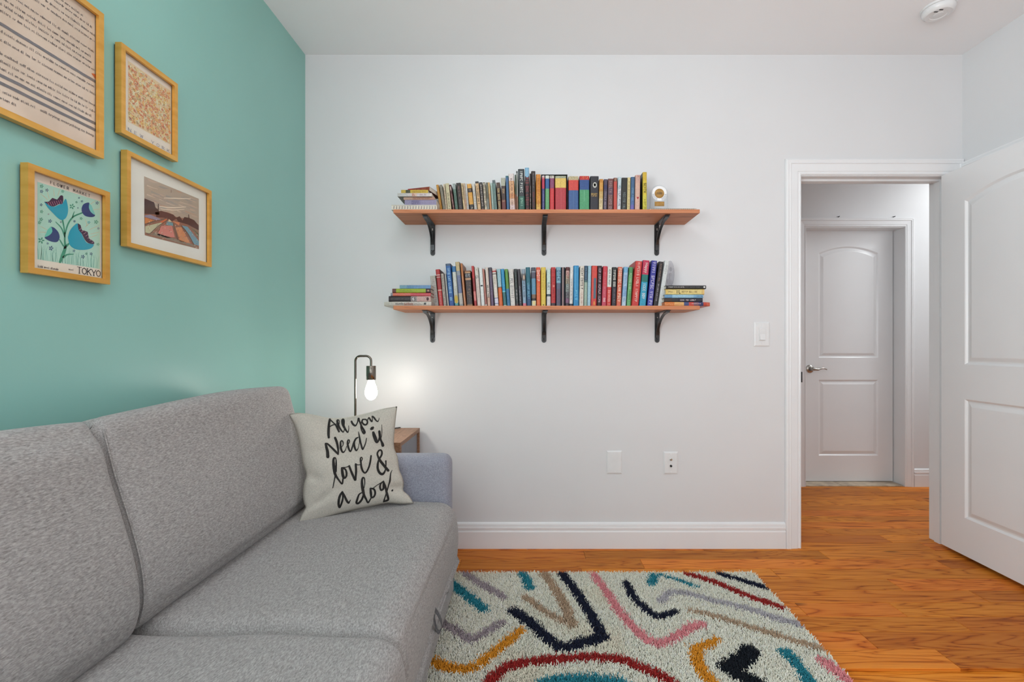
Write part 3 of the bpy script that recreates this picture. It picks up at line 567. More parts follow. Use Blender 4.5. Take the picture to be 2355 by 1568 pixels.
LO = [
(996.9,1009.2,989,633.9,[(0,(196,192,178)),(.09,(208,202,194))],None,[(.1,.9,(180,170,160),.5)],'grey white book','grey white leaning book at the left end of the row'),
(1009.5,1019.4,1001.2,619.2,[(0,(190,46,46)),(.14,(226,200,190)),(.16,(165,34,34)),(.2,(226,190,180)),(.22,(172,36,36)),(.54,(236,190,170)),(.57,(206,60,56))],(90,24,24),[(.62,.95,(235,190,185),.2)],'red hardback with cream bands','red hardback with cream bands across its spine'),
(1020,1026.8,1013.4,629.1,[(0,(206,196,182))],None,[(.05,.95,(90,88,84),.45)],'cream grey paperback','cream grey paperback with dark lettering'),
(1027,1029.0,1020.6,629.5,[(0,(70,45,40))],None,[],'thin dark brown booklet','very thin dark brown booklet'),
(1029.2,1032.6,1022.4,630,[(0,(226,222,212))],None,[],'thin white booklet','very thin white booklet beside a blue book'),
(1032.9,1044.6,1024.2,606,[(0,(70,92,120)),(.05,(36,98,168)),(.75,(36,84,160))],(26,60,110),[(.1,.72,(165,215,245),.45),(.78,.9,(150,215,245),.5)],'blue book with white letters','tall blue book with white lettering'),
(1045.4,1055.4,1038.4,612.2,[(0,(52,122,180)),(.14,(222,224,214)),(.9,(90,170,175)),(.96,(40,130,140))],(40,100,160),[(.5,.74,(190,185,160),.3)],'white book with yellow drop','white book with blue top and a yellow drop near its foot',{'marks':[('o',.70,.92,.12,.92,(220,186,62))]}),
(1056.3,1065.8,1046.6,602,[(0,(206,184,136)),(.2,(150,156,164)),(.3,(112,122,156)),(.7,(190,186,178)),(.95,(150,165,165))],(40,36,50),[(.3,.68,(140,150,185),.5)],'beige and slate book','tall book with beige top, slate blue middle, pale foot'),
(1067.3,1072,1058.4,605.3,[(0,(196,122,66)),(.3,(206,140,96))],(150,90,50),[],'orange tan book','slim tall orange tan book'),
(1073.2,1087.6,1067.8,622.1,[(0,(150,100,60)),(.04,(205,160,110)),(.07,(38,28,30)),(.2,(196,150,112)),(.26,(58,38,34)),(.93,(170,120,72))],(110,70,40),[(.09,.18,(175,175,178),.8,'s')],'dark brown patterned book','dark brown book patterned with tan flecks, black title band',{'marks':[('d',.3,.92,.1,.9,(205,165,125)),('d',.3,.92,.1,.9,(190,150,110))]}),
(1090.8,1096.6,1083.9,611.5,[(0,(196,46,46)),(.3,(150,30,32)),(.62,(226,130,125)),(.85,(180,38,42))],(96,20,24),[],'slim red book','slim tall red book with a pale pink panel'),
(1097.6,1106.2,1090.8,614.7,[(0,(226,220,208)),(.3,(224,206,198))],None,[(.04,.08,(60,60,60),.3,'s'),(.2,.28,(70,50,55),.8,'s'),(.4,.8,(200,190,170),.3)],'cream book with dark marks','cream white book with a few dark marks on top'),
(1106.8,1115,1100.8,615.8,[(0,(234,238,236))],None,[],'white book with black bar','plain white book with one short black bar',{'marks':[('r',.44,.475,.2,.85,(24,34,42))]}),
(1115.4,1120.4,1108.8,618.2,[(0,(196,126,112)),(.55,(186,116,106)),(.93,(232,228,220)),(.965,(30,26,24))],(110,60,55),[],'rose brown paperback','slim rose brown paperback with white and black foot'),
(1121.2,1128.4,1115.4,614.7,[(0,(226,212,202)),(.75,(216,176,156))],(70,60,55),[(.45,.78,(40,34,34),.5)],'cream book with black title','cream book with a black title at mid spine'),
(1128.9,1136.2,1123.4,614.7,[(0,(70,68,80)),(.1,(96,82,108)),(.6,(104,82,112))],(56,40,60),[(.4,.7,(150,130,160),.3)],'purple paperback','dusky purple paperback'),
(1137.2,1147.2,1130.3,617.9,[(0,(226,206,200)),(.05,(196,52,56)),(.085,(230,222,212)),(.125,(60,30,36)),(.145,(230,224,214)),(.76,(70,80,130)),(.775,(222,222,238)),(.9,(90,110,170)),(.915,(226,216,214))],None,[(.2,.42,(190,165,110),.3)],'white book with striped ends','white book with red and blue stripes at its ends'),
(1147.8,1156.8,1142.2,618.2,[(0,(166,202,212)),(.47,(140,100,80)),(.5,(228,108,46))],(50,70,80),[],'light blue and orange book','book light blue above, orange below'),
(1157.6,1165.4,1151.4,618.2,[(0,(44,152,204)),(.58,(120,215,225)),(.61,(50,112,116)),(.95,(190,215,195))],(24,70,100),[(.3,.55,(90,195,235),.4)],'bright blue and teal paperback','bright blue paperback with a teal lower part'),
(1166.2,1173.6,1160.4,618.6,[(0,(98,156,66)),(.3,(104,150,60)),(.52,(62,132,178))],(70,40,40),[(.55,.9,(40,95,145),.35)],'green and blue paperback','paperback green above, blue below'),
(1174.2,1185.4,1169.4,618.6,[(0,(230,226,220))],None,[(.25,.8,(130,125,125),.5)],'white speckled book','broad white book with grey speckled lettering',{'marks':[('d',.1,.9,.1,.9,(160,150,150))]}),
(1186.2,1193.4,1181.6,618.2,[(0,(36,44,44)),(.92,(80,30,40))],None,[(.1,.5,(95,105,100),.4),(.55,.85,(205,200,200),.3)],'black green book','black green book with white lettering'),
(1193.8,1201.4,1189.2,618.6,[(0,(48,36,44)),(.5,(40,40,52))],(24,36,54),[(.45,.9,(190,185,195),.35)],'black paperback with lilac letters','black paperback with lilac lettering'),
(1202.4,1211,1199.2,618.6,[(0,(150,165,178)),(.12,(120,116,118)),(.3,(146,176,200)),(.9,(226,120,140))],(60,70,85),[(.3,.75,(60,66,78),.4)],'pale blue book with pink foot','pale grey blue book with a pink foot',{'marks':[('o',.16,.28,.4,.8,(222,190,160))]}),
(1211.8,1222,1208.8,614.4,[(0,(24,104,122)),(.45,(30,96,130)),(.75,(26,76,122))],(16,46,62),[(.4,.85,(120,190,220),.4)],'teal book','tall dark teal book'),
(1222.8,1233.2,1221.6,614.7,[(0,(74,76,90)),(.1,(160,175,185)),(.12,(84,84,102)),(.28,(98,152,182)),(.68,(130,100,80)),(.78,(40,36,32)),(.84,(226,218,190))],None,[],'picture spined book','book with a blue sky picture spine, brown and cream below',{'marks':[('o',.85,.95,.3,.8,(240,225,150))]}),
(1234,1243.4,1233.2,614.4,[(0,(236,90,52)),(.4,(236,112,60))],(120,36,22),[(.07,.38,(250,215,195),.75)],'orange red book','orange red book with large pale lettering'),
(1244.2,1255.4,1244,614.4,[(0,(236,206,82))],(110,80,20),[(.15,.6,(195,160,45),.35)],'yellow paperback','plain yellow paperback with a small dark dot',{'marks':[('o',.93,.965,.42,.62,(70,55,10))]}),
(1257.3,1266.8,1257.2,618.2,[(0,(208,232,224)),(.4,(220,232,228)),(.66,(60,80,95)),(.72,(228,226,226))],None,[(.35,.62,(90,110,115),.5)],'mint white book','mint white book with a dark slanting stripe'),
(1267.4,1277.8,1267.4,614.4,[(0,(200,48,50)),(.9,(70,50,60))],(120,22,28),[(.04,.85,(150,20,30),.45)],'red book with dark foot','red book with dark red lettering and dark foot',{'marks':[('o',.44,.5,.3,.8,(240,140,130))]}),
(1278.9,1289.8,1279.2,614,[(0,(132,178,198)),(.4,(92,98,122)),(.55,(94,84,106)),(.92,(90,95,112))],(40,42,60),[(.08,.34,(60,100,130),.75)],'light blue and slate book','book light blue above, slate grey below'),
(1290.2,1299.4,1290.4,614.4,[(0,(30,30,42))],None,[],'navy black book','navy black book with one thin pink stripe',{'marks':[('r',.0,1,.36,.56,(206,168,162))]}),
(1300,1308.8,1301.2,614,[(0,(96,36,38)),(.09,(208,170,160)),(.22,(190,172,150)),(.42,(150,160,155)),(.62,(110,110,115)),(.78,(130,90,120)),(.9,(60,50,60))],(40,28,34),[(.12,.3,(150,60,60),.6),(.3,.8,(50,50,55),.5)],'collage patterned book','book with a collage spine of maroon, cream and grey'),
(1309.4,1317.4,1311,613.7,[(0,(232,230,226)),(.92,(34,48,68))],None,[(.3,.88,(160,160,158),.4)],'white paperback with navy foot','white paperback with navy foot'),
(1317.8,1331.2,1318.2,610.5,[(0,(42,146,202))],(24,100,150),[(.6,.85,(125,215,240),.4)],'bright blue thick book','thick bright blue book with light stripes',{'marks':[('r',.02,.6,.28,.36,(110,200,240)),('r',.02,.85,.62,.68,(90,190,235))]}),
(1332,1342.2,1334,611.6,[(0,(232,222,208))],None,[(.05,.6,(42,38,36),.5),(.65,.95,(196,150,130),.3)],'cream book with black letters','cream book with large black lettering'),
(1342.9,1350.2,1344.4,610.9,[(0,(48,78,104)),(.35,(70,110,110)),(.4,(162,186,170))],(60,85,80),[(.05,.34,(120,160,190),.4)],'navy and sage paperback','paperback navy above, sage green below'),
(1350.6,1358.4,1352.4,610.9,[(0,(166,206,222))],None,[],'plain pale blue paperback','plain pale sky blue paperback'),
(1358.9,1372.2,1361,610.9,[(0,(220,74,62)),(.82,(214,66,64))],(110,26,28),[],'red book with slate label','thick red book with a long slate label',{'marks':[('r',.3,.8,.4,.82,(84,112,130)),('o',.86,.97,.4,.7,(240,150,70))]}),
(1372.8,1383,1374.6,610.9,[(0,(52,22,30))],(50,14,20),[(.05,.95,(205,180,195),.5)],'black maroon book','black maroon book with pale lettering'),
(1383.6,1394.4,1387,611.9,[(0,(212,62,76)),(.5,(208,74,96))],(150,30,44),[(.15,.8,(235,130,140),.3),(.78,.93,(255,225,225),.4)],'raspberry red book','raspberry red book'),
(1394.8,1405,1397.6,614,[(0,(236,240,232)),(.5,(222,64,58))],(170,40,40),[(.06,.46,(60,70,66),.35),(.58,.95,(250,190,180),.5)],'white and red book','book white above, red below'),
(1406.6,1417,1408.4,614.1,[(0,(44,48,46)),(.5,(52,48,58))],(96,60,46),[(.07,.5,(232,232,220),.5),(.55,.95,(120,110,125),.35)],'black book with white title','black book with a white outlined title'),
(1417.5,1428.2,1421.4,613.7,[(0,(228,112,86))],(120,70,50),[(.04,.9,(252,226,200),.6)],'salmon book','salmon orange book with cream lettering'),
(1429.8,1439.8,1435.4,613.7,[(0,(128,188,228)),(.14,(170,206,236)),(.5,(150,190,228)),(.75,(196,222,240))],None,[(.2,.9,(120,160,205),.5)],'sky blue book','sky blue book with white patches'),
(1441.2,1451,1447,614.1,[(0,(82,156,98)),(.2,(110,180,118)),(.55,(116,186,122))],(60,70,45),[(.15,.55,(190,225,180),.5),(.6,.9,(70,135,85),.4)],'green book','green book with lighter green panels'),
(1452.4,1468.8,1461.4,600.3,[(0,(214,62,56))],(190,50,44),[(.03,.92,(244,212,200),.36)],'tall red book','tall thick red book with white lettering'),
(1470.4,1485.6,1479.2,598.4,[(0,(206,52,88)),(.31,(26,122,112)),(.47,(52,164,198))],(20,90,130),[(.5,.85,(245,250,250),.4)],'pink and turquoise book','thick book pink above turquoise, white script title',{'words':[('Happy',.62,W_,.05,.55)]}),
(1488.6,1501.4,1499.0,599.2,[(0,(60,62,160)),(.5,(84,84,178))],(34,36,120),[(.03,.97,(214,208,232),.55)],'violet blue book','violet blue book covered in white script'),
(1502.6,1512.8,1516.2,601.5,[(0,(50,44,46))],(28,24,26),[(.05,.45,(160,130,110),.3),(.5,.88,(190,185,190),.25)],'charcoal book','charcoal black leaning book with fine lettering'),
(1513.6,1524,1529.4,599.6,[(0,(226,229,227))],None,[(.1,.3,(175,180,180),.3)],'white leaning book','white leaning book at the right end of the row'),
]
def place_row(rows, zt, yvis, shelf, grp):
    prev_e = None; prev = None; seen = set()
    for row in rows:
        bl, br, tl, ty, bands, side, texts, short, look = row[:9]; ex = row[9] if len(row) > 9 else {}
        h = .16
        for _ in range(4):
            d = min(.2, max(.09, .655*h)); Y = YB-.012-d; h = CZ-(ty-CY)*Y/F-zt
        lean = (tl-bl)/(yvis-ty)                                # px sideways per px of height
        ybase = CY-(zt-CZ)*F/Y; xl = bl-lean*(ybase-yvis); xr = br-lean*(ybase-yvis)
        s = Y/F; X0, X1 = (xl-CX)*s, (xr-CX)*s; ang = math.atan(lean)
        # keep clear of the neighbour on the left, at the shelf and at the top
        if prev_e is not None:
            x_at = lambda z: prev_e[0]+prev_e[1]*z
            hm = min(h, prev_e[2]); sh = min(.03, max(0, x_at(0)-X0, x_at(hm)-(X0+lean*hm))); wd = X1-X0
            X0 += sh; X1 = max(X1, X0+.62*wd, X0+.0034)
        w_ = (X1-X0)*math.cos(ang)-.0003; hh = h/math.cos(ang)-(w_*abs(math.sin(ang)))*.5
        cv = lambda c: C(*c[:3]) if max(c) > 1 else c
        o = book((X0, Y, zt) if lean <= 0 else (X1, Y, zt), w_, hh, d, [(f, cv(c)) for f, c in bands], cv(side) if side else None,
                 [(t[0], t[1], cv(t[2]), *t[3:]) for t in texts], (0, ang, 0), 0 if lean <= 0 else -w_, R,
                 [(*m[:5], cv(m[5])) for m in ex.get('marks', [])], words=ex.get('words'))
        lab = f'{look}, right of the {prev}' if prev else f'{look} on the {shelf} shelf'
        if len(lab.split()) > 16: lab = f'{look}, {shelf} shelf'
        tag(o, lab, 'book', grp)
        prev_e = (X1, lean, h); prev = short
place_row(UP, SHELVES['upper'], 481.0, 'upper', 'upright books on the upper shelf')
place_row(LO, SHELVES['lower'], 703.5, 'lower', 'upright books on the lower shelf')
def flat_book(px0, px1, py0, py1, Y, d, bands, side, texts, look, grp, yaw=0, marks=None, zb=None, lift=0):
    a, b = P(px0, py0, Y), P(px1, py1, Y); cv = lambda c: C(*c[:3])
    z0 = b.z if zb is None else zb; thk = (py1-py0)*Y/F if zb is None else a.z-zb
    # a lying book: rotate the upright one by -90 degrees about y, its head to the left
    o = book((b.x, Y, z0), thk, b.x-a.x, d, [(f, cv(c)) for f, c in bands], cv(side) if side else None, [(t[0], t[1], cv(t[2]), *t[3:]) for t in texts], (0, -math.pi/2, yaw), 0, R, [(*m[:5], cv(m[5])) for m in (marks or [])])
    tag(o, look, 'book', grp); return z0+thk
g = 'flat stack on the upper shelf, left end'
zt = SHELVES['upper']; YT = 2.285; nb = P(899.0, 470, YT); ne = P(1004.5, 470, YT)
o = empty('spiral_notebook', ((nb.x+ne.x)/2, YT+.1, zt), 'white spiral notebook at the bottom of the upper shelf\'s flat stack', 'notebook')
hN = .0265
M_COVER = noisy(mat('white_card', (.78,.76,.7), .55), C(222,214,200), C(240,232,222), (1,1,1), 14, 3)
MB().bbox(nb.x, ne.x, YT+.004, YB-.02, zt+.0002, zt+.003, .001, 1).build('back_cover', M_COVER, o)
MB().box(nb.x+.002, ne.x-.001, YT+.006, YB-.022, zt+.003, zt+hN-.003).build('pages', M_PAGES, o)
MB().bbox(nb.x, ne.x, YT+.004, YB-.02, zt+hN-.003, zt+hN, .001, 1).build('front_cover', M_COVER, o)
sp = MB(); k = nb.x+.012
hl = MB()
while k < ne.x-.01:
    pts = [(k+.0022*q/11, YT+.008-.010*math.sin(math.pi*q/11), zt+.0025+(hN-.005)*q/11) for q in range(12)]
    sp.tube(pts, .0011, 5)
    hl.bbox(k-.002, k+.003, YT+.0052, YT+.0062, zt+.008, zt+.0135, .0004, 1); hl.bbox(k-.002, k+.0035, YT+.0052, YT+.0062, zt+.0165, zt+.0205, .0004, 1)
    k += .0138
sp.build('wire_coil', M_TRIM, o); hl.build('punched_holes', M_DARK, o)
z = zt+hN
z = flat_book(930.5, 1003.8, 459.2, 468.4, 2.298, .17, [(0,(152,146,178)),(.25,(140,132,168)),(.5,(158,148,180))], None, [(.22,.45,(105,98,135),.6)], 'lavender purple book lying second from the bottom of the stack', g, zb=z)
z = flat_book(928, 999.5, 452.8, 459.0, 2.30, .16, [(0,(196,160,138)),(.3,(190,140,118))], (120,80,66), [(.3,.9,(130,80,60),.4)], 'tan book lying between the purple and white books', g, zb=z)
z = flat_book(914, 993, 443.6, 451, 2.292, .17, [(0,(206,204,200)),(.3,(222,212,208)),(.42,(235,200,180)),(.56,(226,214,212)),(.93,(236,226,218))], (140,138,130), [(.43,.54,(170,80,60),.6),(.65,.85,(190,160,170),.4)], 'white flat book jutting out at the left of the stack', g, zb=z)
z = flat_book(922.5, 984.5, 436.2, 442, 2.305, .15, [(0,(212,180,70)),(.17,(70,70,40)),(.34,(222,188,64))], (60,55,30), [(.4,.9,(170,120,30),.4)], 'thin yellow and black book lying under the top red book', g, zb=z)
z = flat_book(931.5, 987.5, 428.8, 435.6, 2.318, .13, [(0,(196,62,70)),(.2,(150,60,52)),(.6,(156,70,46))], (96,38,26), [(.25,.85,(196,110,100),.4)], 'brown red book on top of the flat stack, turned askew', g, yaw=-.28, zb=z)
# loose notebook and award at the right end of the upper shelf
a, b = P(1494, 478, 2.287), P(1602, 478, 2.287)
o = empty('spiral_notebook', ((a.x+b.x)/2, 2.36, zt), 'thin white notebook lying flat at the right end of the upper shelf', 'notebook')
MB().bbox(a.x, b.x, 2.29, 2.47, zt+.0002, zt+.006, .001, 1).build('pages', M_PAGES, o)
MB().bbox(a.x-.001, b.x+.001, 2.287, 2.472, zt+.006, zt+.0078, .0007, 1).build('front_cover', M_COVER, o)
sp = MB(); k = a.x+.01
while k < b.x-.008:
    sp.tube([(k+.0015*q/9, 2.291-.006*math.sin(math.pi*q/9), zt+.0008+.0072*q/9) for q in range(10)], .0011, 5); k += .0105
sp.build('wire_coil', M_NICKEL, o)
def clear(name, tint, ior=1.35, rough=.04):
    m = mat(name, tint, rough); b = bsdf(m); nt = m.node_tree; out = nt.nodes['Material Output']
    tr = N(m, 'ShaderNodeBsdfTransparent'); tr.inputs[0].default_value = (*tint, 1); gl = N(m, 'ShaderNodeBsdfGlossy'); gl.inputs['Roughness'].default_value = rough
    lw = N(m, 'ShaderNodeLayerWeight'); lw.inputs['Blend'].default_value = .5; pw = N(m, 'ShaderNodeMath', operation='POWER'); pw.inputs[1].default_value = 4
    fr_ = N(m, 'ShaderNodeMath', operation='MULTIPLY_ADD'); fr_.inputs[1].default_value = .55; fr_.inputs[2].default_value = ((ior-1)/(ior+1))**2
    L(m, lw.outputs['Facing'], pw.inputs[0]); L(m, pw.outputs[0], fr_.inputs[0]); mx = N(m, 'ShaderNodeMixShader')
    L(m, fr_.outputs[0], mx.inputs[0]); L(m, tr.outputs[0], mx.inputs[1]); L(m, gl.outputs[0], mx.inputs[2]); L(m, mx.outputs[0], out.inputs[0]); nt.nodes.remove(b)
    return m
M_ACRYL = clear('clear_acrylic', (.97,.98,.985), 1.22)
M_GOLD = noisy(mat('gold_foil', (.6,.42,.16), .38, .6), C(170,125,62), C(196,155,92), (1,1,1), 60, 3)
M_PRINT = noisy(mat('grey_print', (.3,.32,.36), .6), (.28,.30,.34), (.36,.38,.42), (1,1,1), 30, 2)
M_WHITE = noisy(mat('white_print', (.8,.8,.8), .5), (.80,.80,.80), (.84,.84,.84), (1,1,1), 30, 2)
YA = 2.335; zA = zt+.0082; c = P(1516.7, 444.6, YA-.008); sA = YA/F
aw = empty('award_trophy', (c.x, YA, zA), 'clear acrylic award with a round gold medallion and gold plate', 'award')
prof = []; r0 = 20*sA
for k in range(17): q = math.pi*k/16; prof.append((c.x+r0*math.cos(q), c.z+r0*math.sin(q)))
prof += [(c.x-r0, zA+.012), (c.x+r0, zA+.012)]
MB().loops([[(x, YA-.006, z_) for x, z_ in prof], [(x, YA+.016, z_) for x, z_ in prof]], True, True, True).build('acrylic_plaque', M_ACRYL, aw)
MB().bbox(c.x-r0-.004, c.x+r0+.004, YA-.014, YA+.03, zA, zA+.0125, .002, 2).build('acrylic_base', M_ACRYL, aw)
MB().lathe([(0,0),(17*sA,0),(17*sA,.001),(0,.001)], (c.x, YA-.0062, c.z), 32, 'Y').build('medallion_ring', M_WHITE, aw)
MB().lathe([(0,0),(11*sA,0),(10.6*sA,.0016),(0,.0018)], (c.x, YA-.0072, c.z), 32, 'Y').build('medallion', M_GOLD, aw)
mk = MB()
for (x0, x1) in ((-6.2,-5.2),(-3.2,-2.2),(-1,.2),(1.4,2.6),(4.0,5.2)):
    mk.add([(c.x+x0*sA, YA-.0093, c.z-2.6*sA), (c.x+x1*sA, YA-.0093, c.z-2.6*sA), (c.x+(x1+.8)*sA, YA-.0093, c.z+2.6*sA), (c.x+(x0+.8)*sA, YA-.0093, c.z+2.6*sA)], [(0,1,2,3)])
mk.build('medallion_lettering', M_DARK, aw, recalc=False)
lv = MB()
for sgn in (-1, 1):
    for k in range(7):
        q = -math.pi/2+sgn*(.42+.17*k); rr = 14.2*sA; p = Vector((c.x+rr*math.cos(q), YA-.0075, c.z+rr*math.sin(q)))
        t = Vector((-math.sin(q), 0, math.cos(q))); n_ = Vector((math.cos(q), 0, math.sin(q)))
        lv.poly([p-t*1.0*sA-n_*2.2*sA, p+t*.2*sA-n_*2.2*sA, p+t*1.0*sA+n_*2.4*sA, p-t*.2*sA+n_*2.4*sA])
lv.build('laurel', M_PRINT, aw, recalc=False)
MB().bbox(c.x-11*sA, c.x+11*sA, YA-.0085, YA-.006, P(0,475,YA).z, P(0,464.5,YA).z, .0006, 1).build('name_plate', M_GOLD, aw)
# black slipcase round four of the books
M_CASE = noisy(mat('black_slipcase_card', (.03,.03,.033), .5), (.025,.026,.028), (.04,.042,.045), (1,1,1), 30, 2)
ys = 2.372; sa = P(1245.2, 401.2, ys); sb = P(1304.2, 401.2, ys)
sl = MB(); t = .0018; ztop = sa.z; bk = YB-.006
sl.box(sa.x-t, sa.x-.0003, ys, bk, zt+.0001, ztop); sl.box(sb.x-.0005, sb.x+t, ys, bk, zt+.0001, ztop); sl.box(sa.x-t, sb.x+t, ys, bk, ztop-t, ztop); sl.box(sa.x-t, sb.x+t, bk-t, bk, zt+.0001, ztop)
tag(sl.build('slipcase', M_CASE), 'open black slipcase holding four colourful books on the upper shelf', 'slipcase')
# ---- stacks on the lower shelf
g = 'flat stack on the lower shelf, left end'; zt = SHELVES['lower']
def bent_book(x0, x1, Y0, Y1, zb, thk, xedge, drop, cols, name, label, cat, end):
    """a limp paperback whose free end sags over the end of the shelf"""
    n = 28; rings = []; cl = []
    for k in range(n+1):
        x = x0+(x1-x0)*k/n; o_ = max(0, (xedge-x) if end < 0 else (x-xedge)); L_ = abs(xedge-(x0 if end < 0 else x1))
        dz = -drop*(o_/L_)**1.6 if L_ > 1e-6 else 0
        rings.append([(x, Y0+.002, zb+dz), (x, Y0, zb+dz+thk*.3), (x, Y0, zb+dz+thk*.7), (x, Y0+.002, zb+dz+thk), (x, Y1, zb+dz+thk), (x, Y1, zb+dz)])
    mb = MB()
    for k in range(n):
        f = (k+.5)/n; c = [cc for ff, cc in cols if ff <= f][-1]
        mb.loops([rings[k], rings[k+1]], True, False, False, C(*c))
    mb.poly(rings[0], C(*cols[0][1])); mb.poly(rings[-1][::-1], C(*cols[-1][1]))
    o = mb.build(name, M_BOOK); tag(o, label, cat); return o, rings
x0, x1 = P(883.5, 700, 2.285).x, P(992, 700, 2.285).x
o, rg = bent_book(x0, x1, 2.284, 2.44, zt+.0003, .0205, SHX0, .002, [(0,(206,202,190)),(.18,(216,206,194)),(.5,(216,204,194)),(.75,(222,214,202))], 'book', 'cream paperback at the bottom of the lower left stack, jutting past the shelf end', 'book', -1)
o['group'] = g
ink = MB()
def front_marks(ink, x0, x1, zb, thk, Y, f0, f1, col, n, rng, hgt=.5, base=.25):
    for k in range(n):
        a_ = x0+(x1-x0)*(f0+(f1-f0)*k/n); w_ = (x1-x0)*(f1-f0)/n*.6; h0 = zb+thk*(base+rng.uniform(0,.1)); h1 = h0+thk*hgt*rng.uniform(.5,1)
        ink.add([(a_,Y-.0006,h0),(a_+w_,Y-.0006,h0),(a_+w_*1.1,Y-.0006,h1),(a_+w_*.1,Y-.0006,h1)], [(0,1,2,3)], C(*col))
front_marks(ink, x0, x1, zt, .0205, 2.284, .24, .42, (120,115,110), 14, R); front_marks(ink, x0, x1, zt, .0205, 2.284, .43, .62, (150,80,50), 9, R, .7, .12)
front_marks(ink, x0, x1, zt, .0205, 2.284, .63, .82, (165,160,150), 12, R, .3); front_marks(ink, x0, x1, zt, .0205, 2.284, .84, .92, (80,84,84), 1, R, .8, .2)
ink.build('spine_print', M_INK, o, recalc=False)
z = zt+.021
z = flat_book(893.8, 990.2, 680.6, 691.8, 2.295, .16, [(0,(36,24,28)),(.53,(176,160,156)),(.68,(216,176,168))], (30,20,22), [(.05,.5,(120,110,110),.18),(.55,.65,(90,80,80),.5)], 'black and pink floral book second from the bottom, lower left stack', g, zb=z, marks=[('d',.7,.95,.1,.9,(70,36,34)),('o',.9,.96,.2,.8,(80,40,40)),('o',.55,.62,.2,.8,(226,222,222))])
z = flat_book(898.3, 990.8, 673.2, 679.8, 2.30, .15, [(0,(150,150,160)),(.055,(228,122,96)),(.35,(226,120,104)),(.5,(214,84,92))], (120,60,60), [], 'coral red book lying under the lime green one', g, zb=z)
z = flat_book(902, 990.6, 663.4, 672.6, 2.305, .14, [(0,(110,56,44)),(.09,(46,20,16)),(.1,(166,186,48)),(.87,(64,26,30))], (50,30,22), [(.2,.55,(130,160,30),.3)], 'lime green book with dark brown ends in the lower left stack', g, zb=z, marks=[('o',.91,.96,.3,.75,(190,140,110))])
z = flat_book(919.2, 990.6, 655.6, 662.6, 2.31, .13, [(0,(122,170,192)),(.24,(100,146,186)),(.45,(112,156,200))], (50,60,60), [(.03,.2,(150,190,205),.5)], 'sky blue book on top of the lower left stack', g, zb=z)
g = 'flat stack on the lower shelf, right end'
x0, x1 = P(1528.5, 698, 2.285).x, P(1632.5, 698, 2.285).x
cols = [(0,(226,130,62)),(.22,(232,180,110)),(.42,(70,84,132)),(.52,(206,76,66)),(.66,(120,90,110)),(.76,(52,62,110)),(.84,(196,70,50)),(.93,(206,96,70))]
o, rg = bent_book(x0, x1, 2.284, 2.45, zt+.0003, .0185, SHX1, .002, cols, 'magazine', 'orange and blue magazine at the bottom of the right stack, overhanging the shelf', 'magazine', 1)
ink = MB(); front_marks(ink, x0, x1, zt, .0185, 2.284, .0, .4, (240,165,110), 10, R, .4, .2); front_marks(ink, x0, x1, zt, .0185, 2.284, .6, .8, (215,180,180), 10, R, .3, .4)
ink.build('spine_print', M_INK, o, recalc=False); o['group'] = g
z = zt+.019
z = flat_book(1527, 1616, 685, 693, 2.295, .155, [(0,(66,46,32)),(.2,(48,48,50)),(.36,(30,30,48))], (24,24,36), [(.42,.84,(240,225,225),.35)], 'black book with white lettering low in the right stack', g, zb=z)
z = flat_book(1528.5, 1617.4, 677.2, 685, 2.30, .15, [(0,(110,160,200)),(.2,(160,204,228)),(.75,(130,180,215))], None, [(.84,.98,(60,80,110),.3)], 'pale blue book lying above the black book, right stack', g, zb=z)
z = flat_book(1530.8, 1619.8, 664.4, 676.4, 2.305, .15, [(0,(236,200,110)),(.06,(240,216,140)),(.94,(236,196,120))], None, [(.06,.22,(130,110,70),.28),(.27,.40,(30,26,20),.6),(.42,.82,(110,90,50),.28)], 'thick yellow book with black lettering in the right stack', g, zb=z)
z = flat_book(1532, 1624, 656, 664, 2.30, .15, [(0,(44,43,45))], (30,30,32), [(.06,.46,(215,215,212),.3),(.48,.84,(110,110,112),.3)], 'black book on top of the right stack, white lettering', g, zb=z, marks=[('o',.93,.98,.25,.75,(230,230,226))])
# clear round award standing on that stack, behind the white leaning book
M_GBASE = noisy(mat('grey_glass_base', (.2,.2,.22), .2), (.16,.16,.18), (.24,.24,.26), (1,1,1), 20, 2)
M_GLASS = clear('smoky_glass', (.86,.86,.885), 1.45)
zs = z+.0004; cg = P(1541, 626, 2.40)
ga = empty('glass_award', (cg.x, 2.40, zs), 'clear glass disc award on a grey base standing on the right book stack', 'award')
hg = CZ-(600-CY)*2.40/F-zs-.008
rings = []
for (yy, rr) in ((0,.94),(.003,1),(.011,1),(.014,.94)):
    rings.append([Vector((cg.x+.021*rr*math.cos(q)*1.05, 2.393+yy, zs+.008+hg/2+hg/2*rr*math.sin(q))) for q in [2*math.pi*k/40 for k in range(40)]])
MB().loops(rings, True, True, True).build('glass_disc', M_GLASS, ga, smooth=True, angle=40)
MB().lathe([(0,0),(.030,0),(.030,.003),(.026,.008),(.018,.0105),(0,.012)], (cg.x+.002, 2.40, zs), 28).build('base', M_GBASE, ga, smooth=True, angle=40)
em = MB(); ez = zs+.008+hg*.5
for (dx, dz, rx, rz) in ((.002, .022, .007, .011), (.0, -.006, .009, .010), (.004,-.026,.006,.008)): em.poly([(cg.x+dx+rx*math.cos(q), 2.3922, ez+dz+rz*math.sin(q)) for q in [2*math.pi*k/16 for k in range(16)]])
em.build('etching', mat('etched_glass', (.35,.35,.38), .6), ga, recalc=False)
